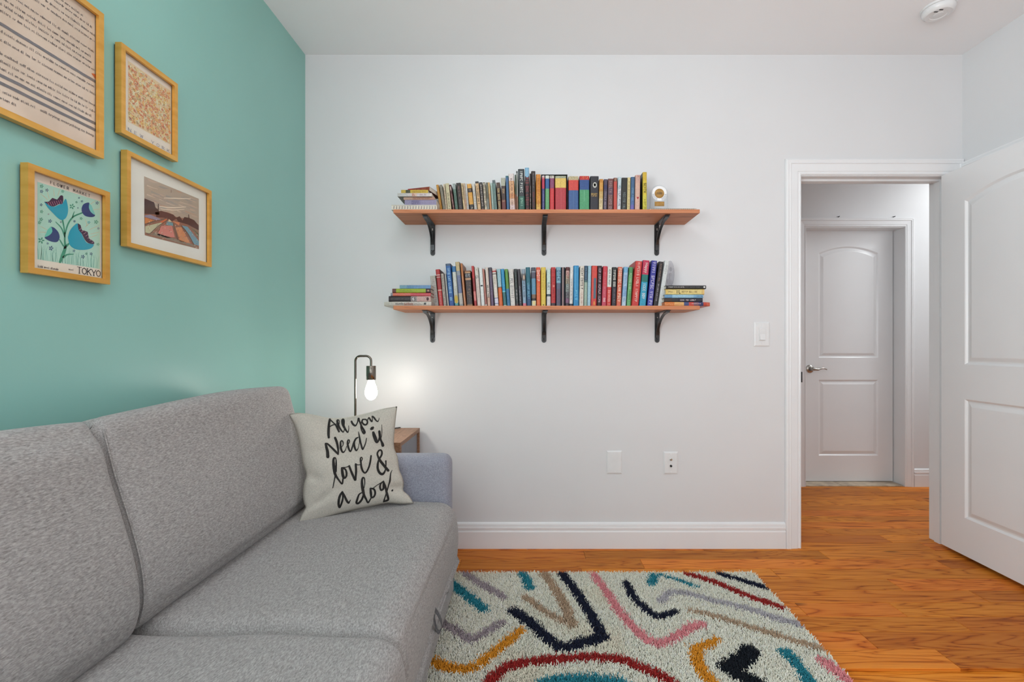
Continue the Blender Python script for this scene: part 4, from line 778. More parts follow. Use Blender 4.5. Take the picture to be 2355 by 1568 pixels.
# ------------------------------------------------------------------ sofa
def fabric(name, c1, c2, c3, sc):
    m = mat(name, c2, .9, 0, .15); tc = N(m, 'ShaderNodeTexCoord'); mp = N(m, 'ShaderNodeMapping'); mp.inputs['Scale'].default_value = sc
    n1 = N(m, 'ShaderNodeTexNoise'); n1.inputs['Scale'].default_value = 1; n1.inputs['Detail'].default_value = 4; n1.inputs['Roughness'].default_value = .62; n1.inputs['Distortion'].default_value = .5
    L(m, tc.outputs['Object'], mp.inputs[0]); L(m, mp.outputs[0], n1.inputs['Vector'])
    cr = N(m, 'ShaderNodeValToRGB'); e = cr.color_ramp.elements; e[0].position = .30; e[0].color = (*c1, 1); e[1].position = .70; e[1].color = (*c3, 1); k = e.new(.5); k.color = (*c2, 1)
    L(m, n1.outputs['Fac'], cr.inputs[0]); L(m, cr.outputs[0], bsdf(m).inputs['Base Color'])
    bp = N(m, 'ShaderNodeBump'); bp.inputs['Strength'].default_value = .35; bp.inputs['Distance'].default_value = .0012
    L(m, n1.outputs['Fac'], bp.inputs['Height']); L(m, bp.outputs[0], bsdf(m).inputs['Normal'])
    bsdf(m).inputs['Sheen Weight'].default_value = .15
    return m
SG = (C(116,114,112,1.10), C(147,144,142,1.10), C(172,169,167,1.10))
M_FAB = fabric('grey_melange_fabric', *SG, (420, 105, 360))
M_FABS = fabric('grey_melange_seat_fabric', *SG, (330, 115, 330))
M_FABA = fabric('blue_grey_melange_fabric', C(122,124,136,1.0), C(146,148,160,1.0), C(168,170,182,1.0), (300, 240, 300))
sofa = empty('sofa', (-.75, 1.0, 0), 'light grey two-seat sofa with loose back cushions along the teal wall', 'sofa')
def wob(p, a, s): return a*(math.sin(p[0]*s+1.3)*math.cos(p[1]*s*.8+.5)+math.sin(p[1]*s*1.3+p[2]*s))*.5
def cushion(name, prof, y0, y1, r, bulge, parent, M, n=34, front=lambda x, z: 0, rc=None, r1=None):
    """closed section prof [(x,z)] swept from y0 to y1 with puffed, rounded ends"""
    pr = np.array(catmull([*prof, prof[0]], 4))[:-1]; cx, cz = pr.mean(0)
    d = pr-np.roll(pr, 1, 0); t = (d+np.roll(d, -1, 0)); t /= np.linalg.norm(t, axis=1)[:,None]
    nr = np.stack([t[:,1], -t[:,0]], 1)
    if np.sum(nr*(pr-[cx,cz])) < 0: nr = -nr
    ls = []; ys = []
    for k in range(n+1):
        u = k/n; e = .5-.5*math.cos(math.pi*u); e = .55*e+.45*u; ys.append(y0+(y1-y0)*e)
    ra = r; r1 = r1 or r
    for y in ys:
        dd = min(y-y0, y1-y); r = ra if y-y0 < y1-y else r1; ins = 0 if dd >= r else r*(1-math.sqrt(max(0, 1-(1-dd/r)**2)))
        mid = math.sin(math.pi*(y-y0)/(y1-y0))**.6 if y0 < y < y1 else 0
        ring = []
        for (x, z), (nx, nz) in zip(pr, nr):
            f = front(x, z); b = bulge*mid*f-ins*(1 if rc is None else rc(x, z))
            b += wob((x*3, y, z*2), .004, 7) * (1 if mid > .2 else 0)
            ring.append((x+nx*b, y, z+nz*b))
        ls.append(ring)
    # end caps: shrink to the centre, slightly puffed
    def cap(ring, sg):
        c = np.mean(np.array(ring), 0); out = []
        for f, p in ((.97, .003), (.7, .009), (.35, .013)): out.append([tuple(c+(np.array(q)-c)*f+np.array([0, sg*p, 0])) for q in ring])
        return out
    ls = cap(ls[0], -1)[::-1]+ls+cap(ls[-1], 1)
    return MB().loops(ls, True, True, True).build(name, M, parent, smooth=True)
# back cushions: section seen from the end (x, z); front at the higher x
BACK = [(-.905,.452),(-.886,.475),(-.876,.52),(-.879,.585),(-.894,.655),(-.918,.735),(-.942,.81),(-.959,.875),(-.968,.910),(-.980,.929),(-1.0,.936),(-1.035,.930),(-1.08,.908),(-1.13,.86),(-1.15,.70),(-1.15,.55),(-1.13,.46),(-1.02,.452)]
bfront = lambda x, z: 1.0 if (x > -1.0 and z > .5) else 0.25
bc1 = cushion('back_cushion', [(x+.004, z+.002) for x, z in BACK], 1.030, 1.905, .030, .014, sofa, M_FAB, 44, bfront, None, .085)
bc0 = cushion('back_cushion', [(x+.014*(z < .9), z) for x, z in BACK], .205, 1.024, .018, .012, sofa, M_FAB, 40, bfront)
# stitched welt down the near end of the right back cushion and round its lower corner
def welt(y, dx, parent):
    pts = [Vector((x+dx, y, z)) for x, z in BACK[1:9]]
    return MB().tube(catmull(pts, 4), .0022, 6).build('seam', M_FABS, parent, origin=ORG['sofa'])
s_ = welt(1.040, .002, bc1)
# seats: crowned slabs overhanging the pull-out front
def seat(name, y0, y1, xf, zt, parent, M):
    pr = [(-1.08,.20),(-.36,.20),(xf-.012,.215),(xf-.002,.27),(xf,.33),(xf-.006,.385),(xf-.022,.418),(xf-.06,zt-.006),(xf-.14,zt),(-.60,zt+.004),(-.85,zt),(-1.08,zt-.004)]
    return cushion(name, pr, y0, y1, .040, .006, parent, M, 40, lambda x, z: 1 if z > .4 else 0, lambda x, z: 1.0 if (z > .38 or x > xf-.03) else .15)
sc1 = seat('seat_cushion', 1.066, 1.945, -.292, .452, sofa, M_FABS)
sc0 = seat('seat_cushion', .205, 1.060, -.277, .446, sofa, M_FABS)
# pull-out fronts under the seats, down to just above the rug
def front_panel(y0, y1, xf):
    n, mz = 40, 14; g = []
    for j in range(mz+1):
        z = .034+(.352-.034)*j/mz; ts = min(1, max(0, (z-.06)/.29)); row = []
        for k in range(n+1):
            y = y0+(y1-y0)*k/n; e = min(y-y0, y1-y); rr = .02; ins = 0 if e > rr else rr*(1-math.sqrt(max(0, 1-(1-e/rr)**2)))
            te = min(1, max(0, (1.955-y)/.05)); fl_ = .030*ts*ts*(3-2*ts)*te*te*(3-2*te)
            wv = .0035*math.exp(-((y-1.49-.12*(z-.2))/.018)**2)-.003*math.exp(-((y-1.545-.25*(z-.2))/.02)**2)+.0016*math.sin(y*31+z*6)*math.sin(z*9)
            row.append((xf+fl_-ins+wv*(1 if .06 < e else 0)-.006*(1-z/.3)*0, y, z))
        g.append(row)
    mb = MB().loops(g, False)
    mb.loops([[(xf-.06, p[1], p[2]) for p in r_] for r_ in g], False)
    mb.loops([g[0], [(xf-.06, p[1], p[2]) for p in g[0]]], False); mb.loops([[r_[0] for r_ in g], [(xf-.06, r_[0][1], r_[0][2]) for r_ in g]], False); mb.loops([[r_[-1] for r_ in g], [(xf-.06, r_[-1][1], r_[-1][2]) for r_ in g]], False)
    return mb.build('pull_out_front', M_FABS, sofa, smooth=True, angle=60)
front_panel(1.064, 2.035, -.327); front_panel(.1, 1.060, -.322)
MB().bbox(-1.10, -.385, .12, 2.03, .034, .215, .01, 2).build('base', M_FABS, sofa)
MB().bbox(-1.212, -1.152, .06, 2.05, .034, .70, .02, 3).build('back_frame', M_FAB, sofa, smooth=True)
# arms
def arm(y0, y1):
    bm = bmesh.new(); bmesh.ops.create_cube(bm, size=1)
    x0, x1, z0, z1 = -1.15, -.336, .034, .628
    for v in bm.verts: v.co = Vector(((x0+x1)/2+v.co.x*(x1-x0), (y0+y1)/2+v.co.y*(y1-y0), (z0+z1)/2+v.co.z*(z1-z0)))
    bmesh.ops.bevel(bm, geom=[e for e in bm.edges if max(v.co.z for v in e.verts) > .5], offset=.042, segments=6, profile=.5, affect='EDGES')
    mb = MB(); mb.bm(bm); return mb.build('arm', M_FABA, sofa, smooth=True, angle=50)
arm(1.948, 2.070); arm(.045, .195)
for (x, y) in ((-.50, .16), (-.50, 1.95), (-1.1, .16), (-1.1, 1.95)):
    MB().lathe([(0,0),(.018,0),(.022,.036),(0,.036)], (x, y, .0), 14).build('leg', M_DARK, sofa)
# pull loop of folded ribbon
p0 = Vector((-.3025, 1.455, .262)); M_RIB = noisy(mat('charcoal_ribbon', (.06,.06,.065), .8), (.05,.05,.055), (.12,.12,.125), (1,1,1), 300, 2)
lp = []; 
path = [(0,0,0),(.004,-.004,-.018),(.010,-.010,-.040),(.016,-.006,-.052),(.020,.004,-.050),(.020,.008,-.036),(.012,.010,-.018),(.002,.010,-.002)]
cpts = catmull(path, 4)
for i, p in enumerate(cpts):
    q = p0+Vector(p)*1.25; lp.append([q+Vector((0,-.0065,-.003)), q+Vector((.0012,-.0065,-.0025)), q+Vector((.0012,.0065,.0025)), q+Vector((0,.0065,.003))])
MB().loops(lp, True, True, True).build('pull_loop', M_RIB, sofa)
# ------------------------------------------------------------------ lettered throw pillow
def crop(ox, oy, s, pts): return [(ox+p[0]/s, oy+p[1]/s, *(q/s for q in p[2:])) for p in pts]
def carc(p, n=40):
    p = np.array(catmull(p, 5)); s = np.r_[0, np.cumsum(np.linalg.norm(np.diff(p, axis=0), axis=1))]; s /= s[-1]; return s, p
E = lambda pts: carc([q[:2] for q in crop(660, 920, 5.2267, pts)])
top_ = E([(20,170),(140,152),(300,170),(500,212),(620,216),(720,205),(830,185),(1000,145),(1150,103),(1325,75)])
bot_ = E([(120,1490),(350,1455),(500,1402),(700,1347),(880,1303),(1000,1280),(1200,1238),(1380,1249),(1525,1240)])
lef_ = E([(20,170),(100,330),(150,520),(190,760),(232,890),(205,1000),(190,1120),(205,1240),(225,1290),(180,1370),(120,1490)])
rig_ = E([(1325,75),(1300,300),(1287,550),(1330,680),(1350,830),(1390,930),(1405,1010),(1400,1085),(1470,1150),(1525,1240)])
DEP = dict(TL=1.792, TR=1.935, BL=1.685, BR=1.868)
def edge3(e, t, a, b):
    s, p = e; px = np.interp(t, s, p[:,0]); py = np.interp(t, s, p[:,1]); Y = DEP[a]+(DEP[b]-DEP[a])*t
    return np.stack([(px-CX)*Y/F, Y, CZ-(py-CY)*Y/F], -1)
CR = {k: edge3(e, np.array(0. if i == 0 else 1.), a, b) for (k, e, i, a, b) in (('TL', top_, 0, 'TL', 'TR'), ('TR', top_, 1, 'TL', 'TR'), ('BL', bot_, 0, 'BL', 'BR'), ('BR', bot_, 1, 'BL', 'BR'))}
nrm_p = np.cross(CR['BR']-CR['BL'], CR['TL']-CR['BL']); nrm_p /= np.linalg.norm(nrm_p)
if nrm_p[1] > 0: nrm_p = -nrm_p
def psurf(u, v, side=1, off=0):
    T, B = edge3(top_, u, 'TL', 'TR'), edge3(bot_, u, 'BL', 'BR'); Lf, Rt = edge3(lef_, v, 'TL', 'BL'), edge3(rig_, v, 'TR', 'BR')
    u_, v_ = u[...,None], v[...,None]
    p = (1-v_)*T+v_*B+(1-u_)*Lf+u_*Rt-((1-u_)*(1-v_)*CR['TL']+u_*(1-v_)*CR['TR']+(1-u_)*v_*CR['BL']+u_*v_*CR['BR'])
    a = np.clip(1-(2*u-1)**2, 0, 1); b = np.clip(1-(2*v-1)**2, 0, 1); hgt = (.062 if side > 0 else .050)*(a*b)**.55
    fold = 1.5*(.004*np.sin(9*u+4*v)*np.sin(7*v-2*u+.6)*(a*b)**.3-.006*np.exp(-((u-.10)/.07)**2-((v-.56-.3*u)/.04)**2)-.007*np.exp(-((u-.17)/.14)**2-((v-.86+.4*u)/.035)**2)-.006*np.exp(-((u-.93)/.09)**2-((v-.80)/.035)**2)-.004*np.exp(-((u-.2)/.12)**2-((v-.36)/.04)**2))
    return p+nrm_p*((hgt+fold*(a*b > 0))*side+off)[...,None]
M_PIL = noisy(mat('linen_pillow', (.5,.48,.43), .92, 0, .1), C(156,153,144,1.2), C(186,181,170,1.2), (300, 300, 300), 1, 4, .25, .75, .3, .0008)
M_INKB = noisy(mat('black_brush_ink', (.01,.01,.01), .85), (.008,.007,.006), (.016,.014,.012), (1,1,1), 60, 2)
pil = MB(); n = 56; uu, vv = np.meshgrid(np.linspace(0,1,n+1), np.linspace(0,1,n+1))
for sd in (1, -1):
    g = psurf(uu, vv, sd).reshape(-1, 3); pil.add(g, [(j*(n+1)+i, j*(n+1)+i+1, (j+1)*(n+1)+i+1, (j+1)*(n+1)+i) for j in range(n) for i in range(n)])
pil_o = pil.build('throw_pillow', M_PIL, smooth=True); bmx = bmesh.new(); bmx.from_mesh(pil_o.data); bmesh.ops.remove_doubles(bmx, verts=bmx.verts, dist=1e-5); bmesh.ops.recalc_face_normals(bmx, faces=bmx.faces); bmx.to_mesh(pil_o.data); bmx.free()
tag(pil_o, 'off-white linen throw pillow with black brush lettering in the sofa corner', 'pillow')
SA = [  # strokes (x, y, width) as the lettering stands on the pillow
 [(320,270,50),(300,380,56),(290,500,60),(285,650,62),(293,735,52)], [(320,270,30),(430,375,30),(480,430,42),(520,510,45),(555,585,42)], [(310,462,22),(390,418,24),(490,388,18)],
 [(490,388,12),(555,400,14),(565,330,20),(545,288,26),(510,300,42),(525,380,56),(560,470,48),(610,545,40),(665,598,26),(692,535,16)],
 [(692,430,14),(692,330,28),(672,275,40),(642,285,46),(650,370,62),(682,460,54),(735,550,42),(780,605,26),(806,530,18),(804,435,14)],
 [(880,325,44),(900,372,46),(945,420,46),(985,430,34),(1030,350,26),(1060,245,44),(1080,310,34),(1112,385,40),(1145,465,46),(1190,540,52),(1215,605,54),(1190,632,36),(1150,575,26),(1120,490,24),(1116,400,22),(1140,330,22)],
 [(1165,272,32),(1148,330,38),(1185,390,42),(1240,412,38),(1284,370,40),(1282,310,36),(1240,272,30),(1165,272,30)],
 [(1275,330,16),(1300,270,22),(1330,228,32),(1368,290,40),(1405,325,34),(1415,260,20),(1412,192,30),(1460,230,40),(1510,298,34),(1555,325,26),(1580,280,16),(1590,235,12)],
 [(215,900,52),(235,1000,60),(260,1100,68),(268,1230,74)], [(222,895,26),(262,902,40),(380,1010,45),(460,1090,50),(532,1165,40)], [(455,748,54),(490,830,56),(520,950,52),(535,1060,44),(535,1165,36)],
 [(612,1000,14),(660,930,18),(660,860,26),(636,822,28),(600,845,36),(595,930,46),(605,1020,50),(635,1095,44),(672,1118,32),(722,1055,18),(752,960,14)],
 [(775,945,14),(828,850,22),(815,802,28),(785,815,34),(778,900,46),(800,1000,46),(830,1078,40),(860,1088,30),(900,980,36),(940,870,42),(990,770,38),(1050,732,24)],
 [(955,830,28),(950,930,44),(970,1020,44),(1005,1072,34),(1050,1005,16),(1078,880,13),(1076,760,13)], [(1062,590,14),(1075,680,30),(1095,780,36),(1120,900,38),(1148,1000,42),(1167,1042,34),(1202,980,26),(1240,880,26),(1265,758,20)],
 [(1385,520,52),(1410,500,74),(1432,480,50)], [(1440,610,58),(1460,680,78),(1490,760,84),(1515,830,72),(1535,860,48),(1575,815,40),(1600,740,40)], [(1595,582,54),(1605,660,58),(1615,740,54),(1640,820,46),(1680,890,46),(1698,945,44),(1670,955,32),(1650,890,22),(1634,800,18),(1655,680,14),(1662,560,16),(1655,408,9)],
 ]
SB = [
 [(1700,538,58),(1640,470,56),(1560,370,56),(1500,290,56),(1460,210,42),(1440,140,36),(1468,72,34),(1520,48,34),(1550,92,38),(1545,160,40),(1510,230,36),(1470,300,36),(1450,400,46),(1452,500,52),(1490,588,54),(1550,628,54),(1600,598,44),(1635,520,30),(1647,420,26),(1645,312,34)],
 [(438,385,16),(446,290,22),(432,240,28),(400,245,46),(385,300,52),(390,400,62),(405,520,66),(430,640,56),(500,750,40),(590,862,34),(612,770,34),(625,690,30)], [(452,290,22),(452,400,36),(442,560,44)], [(430,660,28),(402,800,24),(370,960,18)],
 [(590,484,48),(600,580,58),(622,690,58),(658,722,38),(695,670,42),(700,590,40),(670,512,38),(600,478,36),(690,462,18),(772,432,28)],
 [(765,437,45),(800,530,45),(850,650,48),(908,772,44),(920,680,42),(930,550,44),(922,392,46)], [(922,384,26),(970,405,18),(1034,400,16)],
 [(1052,330,14),(1080,260,20),(1060,222,22),(1035,255,30),(1045,350,40),(1055,450,42),(1090,550,42),(1140,598,34),(1190,558,34),(1240,450,36),(1270,330,38),(1290,188,36)],
 [(600,1055,38),(545,1140,50),(515,1250,50),(510,1360,50),(533,1425,44),(580,1330,40),(612,1200,38),(600,1065,28)], [(600,1055,34),(650,1150,45),(700,1258,50),(745,1318,42),(772,1290,26),(792,1250,16)],
 [(1122,960,14),(1138,850,22),(1130,735,28),(1095,715,38),(1070,780,46),(1075,900,60),(1095,1020,64),(1120,1130,54),(1170,1228,42),(1215,1312,34),(1262,1250,30),(1300,1180,26)], [(1078,1065,20),(1000,1120,34),(960,1230,44),(938,1318,44),(990,1325,42),(1060,1250,44),(1105,1140,44)],
 [(1275,975,40),(1285,1080,54),(1300,1185,42),(1360,1165,38),(1388,1080,44),(1360,992,42),(1280,970,34)], [(1350,958,20),(1450,884,16),(1588,805,26)],
 [(1588,800,32),(1530,850,32),(1505,930,40),(1530,1012,40),(1585,975,44),(1592,880,50),(1588,805,30)], [(1588,805,34),(1630,920,44),(1660,1050,50),(1690,1160,50),(1696,1245,46),(1600,1285,36)], [(1592,1292,30),(1620,1200,26),(1660,1080,28),(1710,900,26),(1745,780,38),(1760,620,24),(1795,532,11)],
 [(1793,1028,32),(1800,1020,40),(1808,1012,32)]]
pts_all, faces_all = [], []
for (ox, oy, s, ST) in ((730, 940, 11.2, SA), (730, 1030, 10.4526, SB)):
    for st in ST:
        p, f = ribbon([(a, b, c*1.13) for a, b, c in crop(ox, oy, s, st)], 6); o_ = len(pts_all); pts_all += [tuple(q) for q in p]; faces_all += [tuple(i+o_ for i in ff) for ff in f]
T_ = np.array(pts_all)
def ppx(u, v):
    p = psurf(u, v, 1, .0012); return np.stack([CX+p[:,0]*F/p[:,1], CY-(p[:,2]-CZ)*F/p[:,1]], -1), p
U = np.clip((T_[:,0]-670)/270, .02, .98); V = np.clip((T_[:,1]-945)/240, .02, .98)
for _ in range(14):
    e0, p3 = ppx(U, V); du, _p = ppx(U+1e-4, V); dv, _p = ppx(U, V+1e-4)
    J = np.stack([(du-e0)/1e-4, (dv-e0)/1e-4], -1); J[np.abs(np.linalg.det(J)) < 1] += np.eye(2)*5
    st_ = np.einsum('nij,nj->ni', np.linalg.inv(J), T_-e0); st_ = np.clip(st_, -.12, .12)
    U = np.clip(U+st_[:,0], .005, .995); V = np.clip(V+st_[:,1], .012, .995)
_, p3 = ppx(U, V)
ml = MB(); ml.add([tuple(q) for q in p3], faces_all); ml.build('lettering', M_INKB, pil_o, recalc=False)
# ------------------------------------------------------------------ side table and lamp
M_WAL = wood('walnut_veneer', C(108,78,58,1.0), C(138,102,78,1.0), C(156,118,92,1.0), (14, 1.2, 14), .4, rnd=False)
M_GREYP = noisy(mat('grey_lacquer', (.2,.21,.23), .45), C(118,121,128,1.2), C(124,127,134,1.2), (1,1,1), 8, 2)
TX1, TY0, TY1, TZ = -.582, 2.086, 2.462, .662
st = empty('side_table', ((TX1-.3)-.0, (TY0+TY1)/2, 0), 'walnut side table with grey drawers between the sofa arm and wall', 'side table')
TX0 = TX1-.46; t = .020
MB().bbox(TX0, TX1, TY0, TY1, TZ-t, TZ, .001, 1).build('top', M_WAL, st)
for (a, b) in ((TY0, TY0+t), (TY1-t, TY1)): MB().bbox(TX0, TX1, a, b, .20, TZ-t, .001, 1).build('side_panel', M_WAL, st)
MB().bbox(TX0, TX1, TY0+t, TY1-t, .20, .22, .001, 1).build('bottom_panel', M_WAL, st)
for (a, b) in ((.223, .430), (.434, TZ-t-.003)): MB().bbox(TX1-.028, TX1-.010, TY0+t+.002, TY1-t-.002, a, b, .0015, 2).build('drawer', M_GREYP, st)
MB().box(TX0+.005, TX1-.03, TY0+t, TY1-t, .22, TZ-t).build('carcass', M_GREYP, st)
for (x, y) in ((TX0+.04, TY0+.04), (TX0+.04, TY1-.04), (TX1-.04, TY0+.04), (TX1-.04, TY1-.04)): MB().lathe([(0,0),(.010,0),(.016,.20),(0,.20)], (x, y, 0), 12).build('leg', M_WAL, st)
M_GUN = noisy(mat('gunmetal_chrome', (.14,.125,.105), .14, 1), (.16,.14,.115), (.22,.195,.165), (1,1,1), 20, 2)
LY = 2.165; xp = P(817.3, 900, LY).x; xb_ = P(853.5, 900, LY).x; zt_ = P(800, 818.5, LY).z
lampo = empty('table_lamp', (xp, LY, TZ), 'table lamp with bent chrome stem and bare lit bulb', 'lamp')
MB().lathe([(0,0),(.062,0),(.062,.010),(.058,.013),(.010,.014),(.008,.022),(0,.022)], (xp+.01, LY, TZ), 32).build('base', M_GUN, lampo, smooth=True, angle=40)
rc_ = .024; pts = [(xp, LY, TZ+.012), (xp, LY, zt_-rc_-.05)]
for k in range(9): q = math.pi-math.pi/2*k/8; pts.append((xp+rc_+rc_*math.cos(q), LY, zt_-rc_+rc_*math.sin(q)))
for k in range(9): q = math.pi/2-math.pi/2*k/8; pts.append((xb_-rc_+rc_*math.cos(q), LY, zt_-rc_+rc_*math.sin(q)))
zs0, zs1 = P(853, 841, LY).z, P(853, 873, LY).z
pts.append((xb_, LY, zs0-.002))
MB().tube(pts, .0052, 12).build('stem', M_GUN, lampo, smooth=True, angle=60)
MB().lathe([(0,0),(.0212,0),(.0222,-.002),(.0222,zs1-zs0+.002),(.0212,zs1-zs0),(.016,zs1-zs0),(0,zs1-zs0)], (xb_, LY, zs0), 28).build('socket', M_GUN, lampo, smooth=True, angle=40)
M_BULB = mat('lit_bulb', (1,.95,.85), .3); bsdf(M_BULB).inputs['Emission Color'].default_value = (1,.95,.86,1); bsdf(M_BULB).inputs['Emission Strength'].default_value = BULB
zb0 = zs1; hb = zb0-P(853, 920, LY).z
bp_ = [(0,0),(.013,0),(.0145,-.08),(.019,-.22),(.0255,-.42),(.0285,-.60),(.0265,-.76),(.019,-.90),(.009,-.98),(0,-1.0)]
MB().lathe([(r_, h_*hb) for r_, h_ in bp_], (xb_, LY, zb0), 24).build('bulb', M_BULB, lampo, smooth=True)
q = P(916.5, 984, TY1-.03)
MB().tube(catmull([(xp+.05, LY+.02, TZ+.004), (xp+.12, LY+.09, TZ+.004), (q.x-.02, TY1-.05, TZ+.004), (q.x, TY1-.03, TZ+.006), (q.x+.004, TY1-.012, TZ+.004)], 5), .003, 6).build('cord', M_DARK, lampo)
# ------------------------------------------------------------------ shag rug
RUGY1, RUGY0, RUGX0 = 2.180, .62, -.42
def rug_right(y): return 1.076-.0367*(2.178-y)
rug = MB(); rug.bbox(RUGX0, rug_right(1.4), RUGY0, RUGY1, .0005, .007, .002, 1)
M_BACK = noisy(mat('rug_backing', (.5,.45,.38), .95), C(170,160,145), C(190,180,165), (1,1,1), 90, 2)
rug_o = rug.build('rug', M_BACK); tag(rug_o, 'cream shag rug with curving multicoloured abstract lines on the oak floor', 'rug')
RC = dict(lil=(158,146,150), teal=(48,126,140), tan=(172,148,124), navy=(34,38,54), mus=(208,140,46), red=(150,44,42), pink=(214,138,142), blk=(30,34,40), gry=(172,168,172))
RS = [('lil',.046,[(248,62),(330,115),(455,188)]),('teal',.056,[(150,92),(190,125),(270,190),(352,254)]),('teal',.050,[(555,66),(578,95),(594,142)]),
 ('tan',.050,[(672,64),(712,120),(750,180),(790,250),(822,335)]),('tan',.036,[(822,335),(735,300),(650,245),(572,190)]),
 ('navy',.050,[(768,66),(840,160),(910,265),(945,330),(970,388)]),('navy',.056,[(985,400),(870,430),(780,455),(710,422),(620,345),(560,295),(510,262)]),
 ('lil',.044,[(110,312),(150,335),(210,372),(285,415),(370,372),(445,325)]),('mus',.046,[(40,512),(90,535),(170,562),(240,568),(310,558),(390,490),(470,430),(545,368)]),
 ('red',.046,[(375,662),(400,620),(440,585),(520,545),(700,522),(900,508),(1080,520),(1180,560),(1280,602),(1350,645),(1410,700)]),
 ('teal',.10,[(650,700),(720,665),(880,652),(1040,662),(1110,700)]),
 ('pink',.046,[(938,72),(1010,172),(1070,262),(1150,352),(1210,408),(1290,434),(1390,392),(1450,352),(1512,335)]),
 ('navy',.044,[(1108,115),(1150,190),(1220,260),(1280,290),(1362,268)]),('teal',.044,[(1240,118),(1262,75)]),('teal',.026,[(1290,70),(1380,98),(1485,136)]),
 ('red',.046,[(1440,66),(1600,118),(1750,182),(1925,242)]),('navy',.044,[(1600,64),(1720,100),(1840,136)]),
 ('gry',.044,[(1298,210),(1345,168),(1420,168),(1550,202),(1750,250),(1900,300),(2040,338)]),('tan',.036,[(1455,262),(1560,285),(1750,342),(1950,405),(2150,465)]),
 ('mus',.040,[(1588,418),(1480,462)]),('mus',.052,[(1480,462),(1490,530),(1520,590),(1575,650)]),
 ('blk',.075,[(1765,475),(1710,530),(1655,562)]),('blk',.075,[(1650,558),(1720,605),(1810,655)]),
 ('teal',.048,[(1955,480),(2010,540),(2055,605),(2100,665)]),('pink',.056,[(2165,535),(2240,592),(2320,655)])]
ZP = .026
def rug_xy(p):
    q = onZ(960+p[0]/2.309, 1290+p[1]/2.309, ZP); return (q.x, q.y)
strokes = [(k, w_, np.array(catmull([rug_xy(p) for p in pts], 6))) for k, w_, pts in RS]
# where the rug runs on out of the picture its lines run on too
for k, w_, pts in (('teal',.10,[(-.02,1.40),(.06,1.33),(.05,1.22)]),('navy',.05,[(.3,1.36),(.42,1.2),(.40,1.0)]),('mus',.05,[(.66,1.42),(.75,1.25),(.7,1.05)]),('pink',.05,[(-.3,1.2),(-.1,1.05),(.1,1.1)]),('red',.046,[(.3,1.4),(.5,1.3),(.55,1.15),(.45,.95),(.1,.85)])):
    strokes.append((k, w_, np.array(catmull(pts, 6))))
rng = np.random.default_rng(5)
sp_ = .0056; gx, gy = np.meshgrid(np.arange(RUGX0, 1.09, sp_), np.arange(RUGY0, RUGY1, sp_))
B_ = np.stack([gx.ravel(), gy.ravel()], 1)+rng.uniform(-.0026, .0026, (gx.size, 2))
B_ = B_[(B_[:,0] < 1.076-.0367*(2.178-B_[:,1])) & (B_[:,1] < RUGY1)]
nT = len(B_)
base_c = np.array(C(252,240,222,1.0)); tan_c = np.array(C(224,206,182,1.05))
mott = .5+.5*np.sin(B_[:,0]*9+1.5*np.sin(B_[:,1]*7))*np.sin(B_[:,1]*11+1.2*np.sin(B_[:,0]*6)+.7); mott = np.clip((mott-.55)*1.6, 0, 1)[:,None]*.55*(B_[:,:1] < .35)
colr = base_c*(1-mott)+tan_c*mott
jit = rng.normal(0, .006, nT)
tip = B_+rng.normal(0, .002, B_.shape)
for k, w_, pl in strokes:
    a = pl[:-1]; d = pl[1:]-a; dd = np.full(nT, 9.)
    lo, hi = pl.min(0)-w_, pl.max(0)+w_
    idx = np.where((tip > lo).all(1) & (tip < hi).all(1))[0]
    if not len(idx): continue
    v = tip[idx][:,None,:]-a[None]; t = np.clip((v*d[None]).sum(2)/((d*d).sum(1)+1e-12)[None], 0, 1)
    ds = np.sqrt(((v-t[...,None]*d[None])**2).sum(2)).min(1)
    colr[idx[ds+jit[idx]*.6 < w_*.46]] = C(*RC[k], 1.25)
colr = np.clip(colr*rng.uniform(.86, 1.12, (nT,1)), 0, .88)
# each tuft: two leaning, twisted yarn ends
NB = 2; M_ = nT*NB
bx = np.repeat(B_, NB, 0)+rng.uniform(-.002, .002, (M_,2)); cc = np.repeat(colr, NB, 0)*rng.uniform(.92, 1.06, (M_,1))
hh = rng.uniform(.016, .025, M_); az = rng.uniform(0, 2*np.pi, M_); ln = rng.uniform(.002, .013, M_); rot = rng.uniform(0, 2*np.pi, M_); rad = rng.uniform(.0015, .0023, M_)
V = np.zeros((M_, 9, 3)); 
for lvl, (fz, fl, fr) in enumerate(((0, 0, .8), (.6, .35, 1.0), (1, 1, .72))):
    for s in range(3):
        a_ = rot+2*np.pi*s/3+lvl*.5
        V[:, lvl*3+s, 0] = bx[:,0]+np.cos(az)*ln*fl+np.cos(a_)*rad*fr
        V[:, lvl*3+s, 1] = bx[:,1]+np.sin(az)*ln*fl+np.sin(a_)*rad*fr
        V[:, lvl*3+s, 2] = .0065+hh*fz
fb = []
for l in (0, 1):
    for s in range(3): fb.append((l*3+s, l*3+(s+1) % 3, (l+1)*3+(s+1) % 3, (l+1)*3+s))
quads = np.array(fb); tris = np.array([[6,7,8]])
offs = (np.arange(M_)*9)[:,None]
li = np.concatenate([(quads.ravel()[None]+offs), (tris.ravel()[None]+offs)], 1).ravel()
lt = np.tile(np.array([4]*6+[3]), M_); ls = np.concatenate([[0], np.cumsum(lt)[:-1]])
me = bpy.data.meshes.new('pile'); me.vertices.add(M_*9); me.vertices.foreach_set('co', (V.reshape(-1,3)-np.array(ORG['rug'])).ravel().astype(np.float32))
me.loops.add(len(li)); me.loops.foreach_set('vertex_index', li.astype(np.int32)); me.polygons.add(len(lt)); me.polygons.foreach_set('loop_start', ls.astype(np.int32))
try: me.polygons.foreach_set('loop_total', lt.astype(np.int32))
except Exception: pass
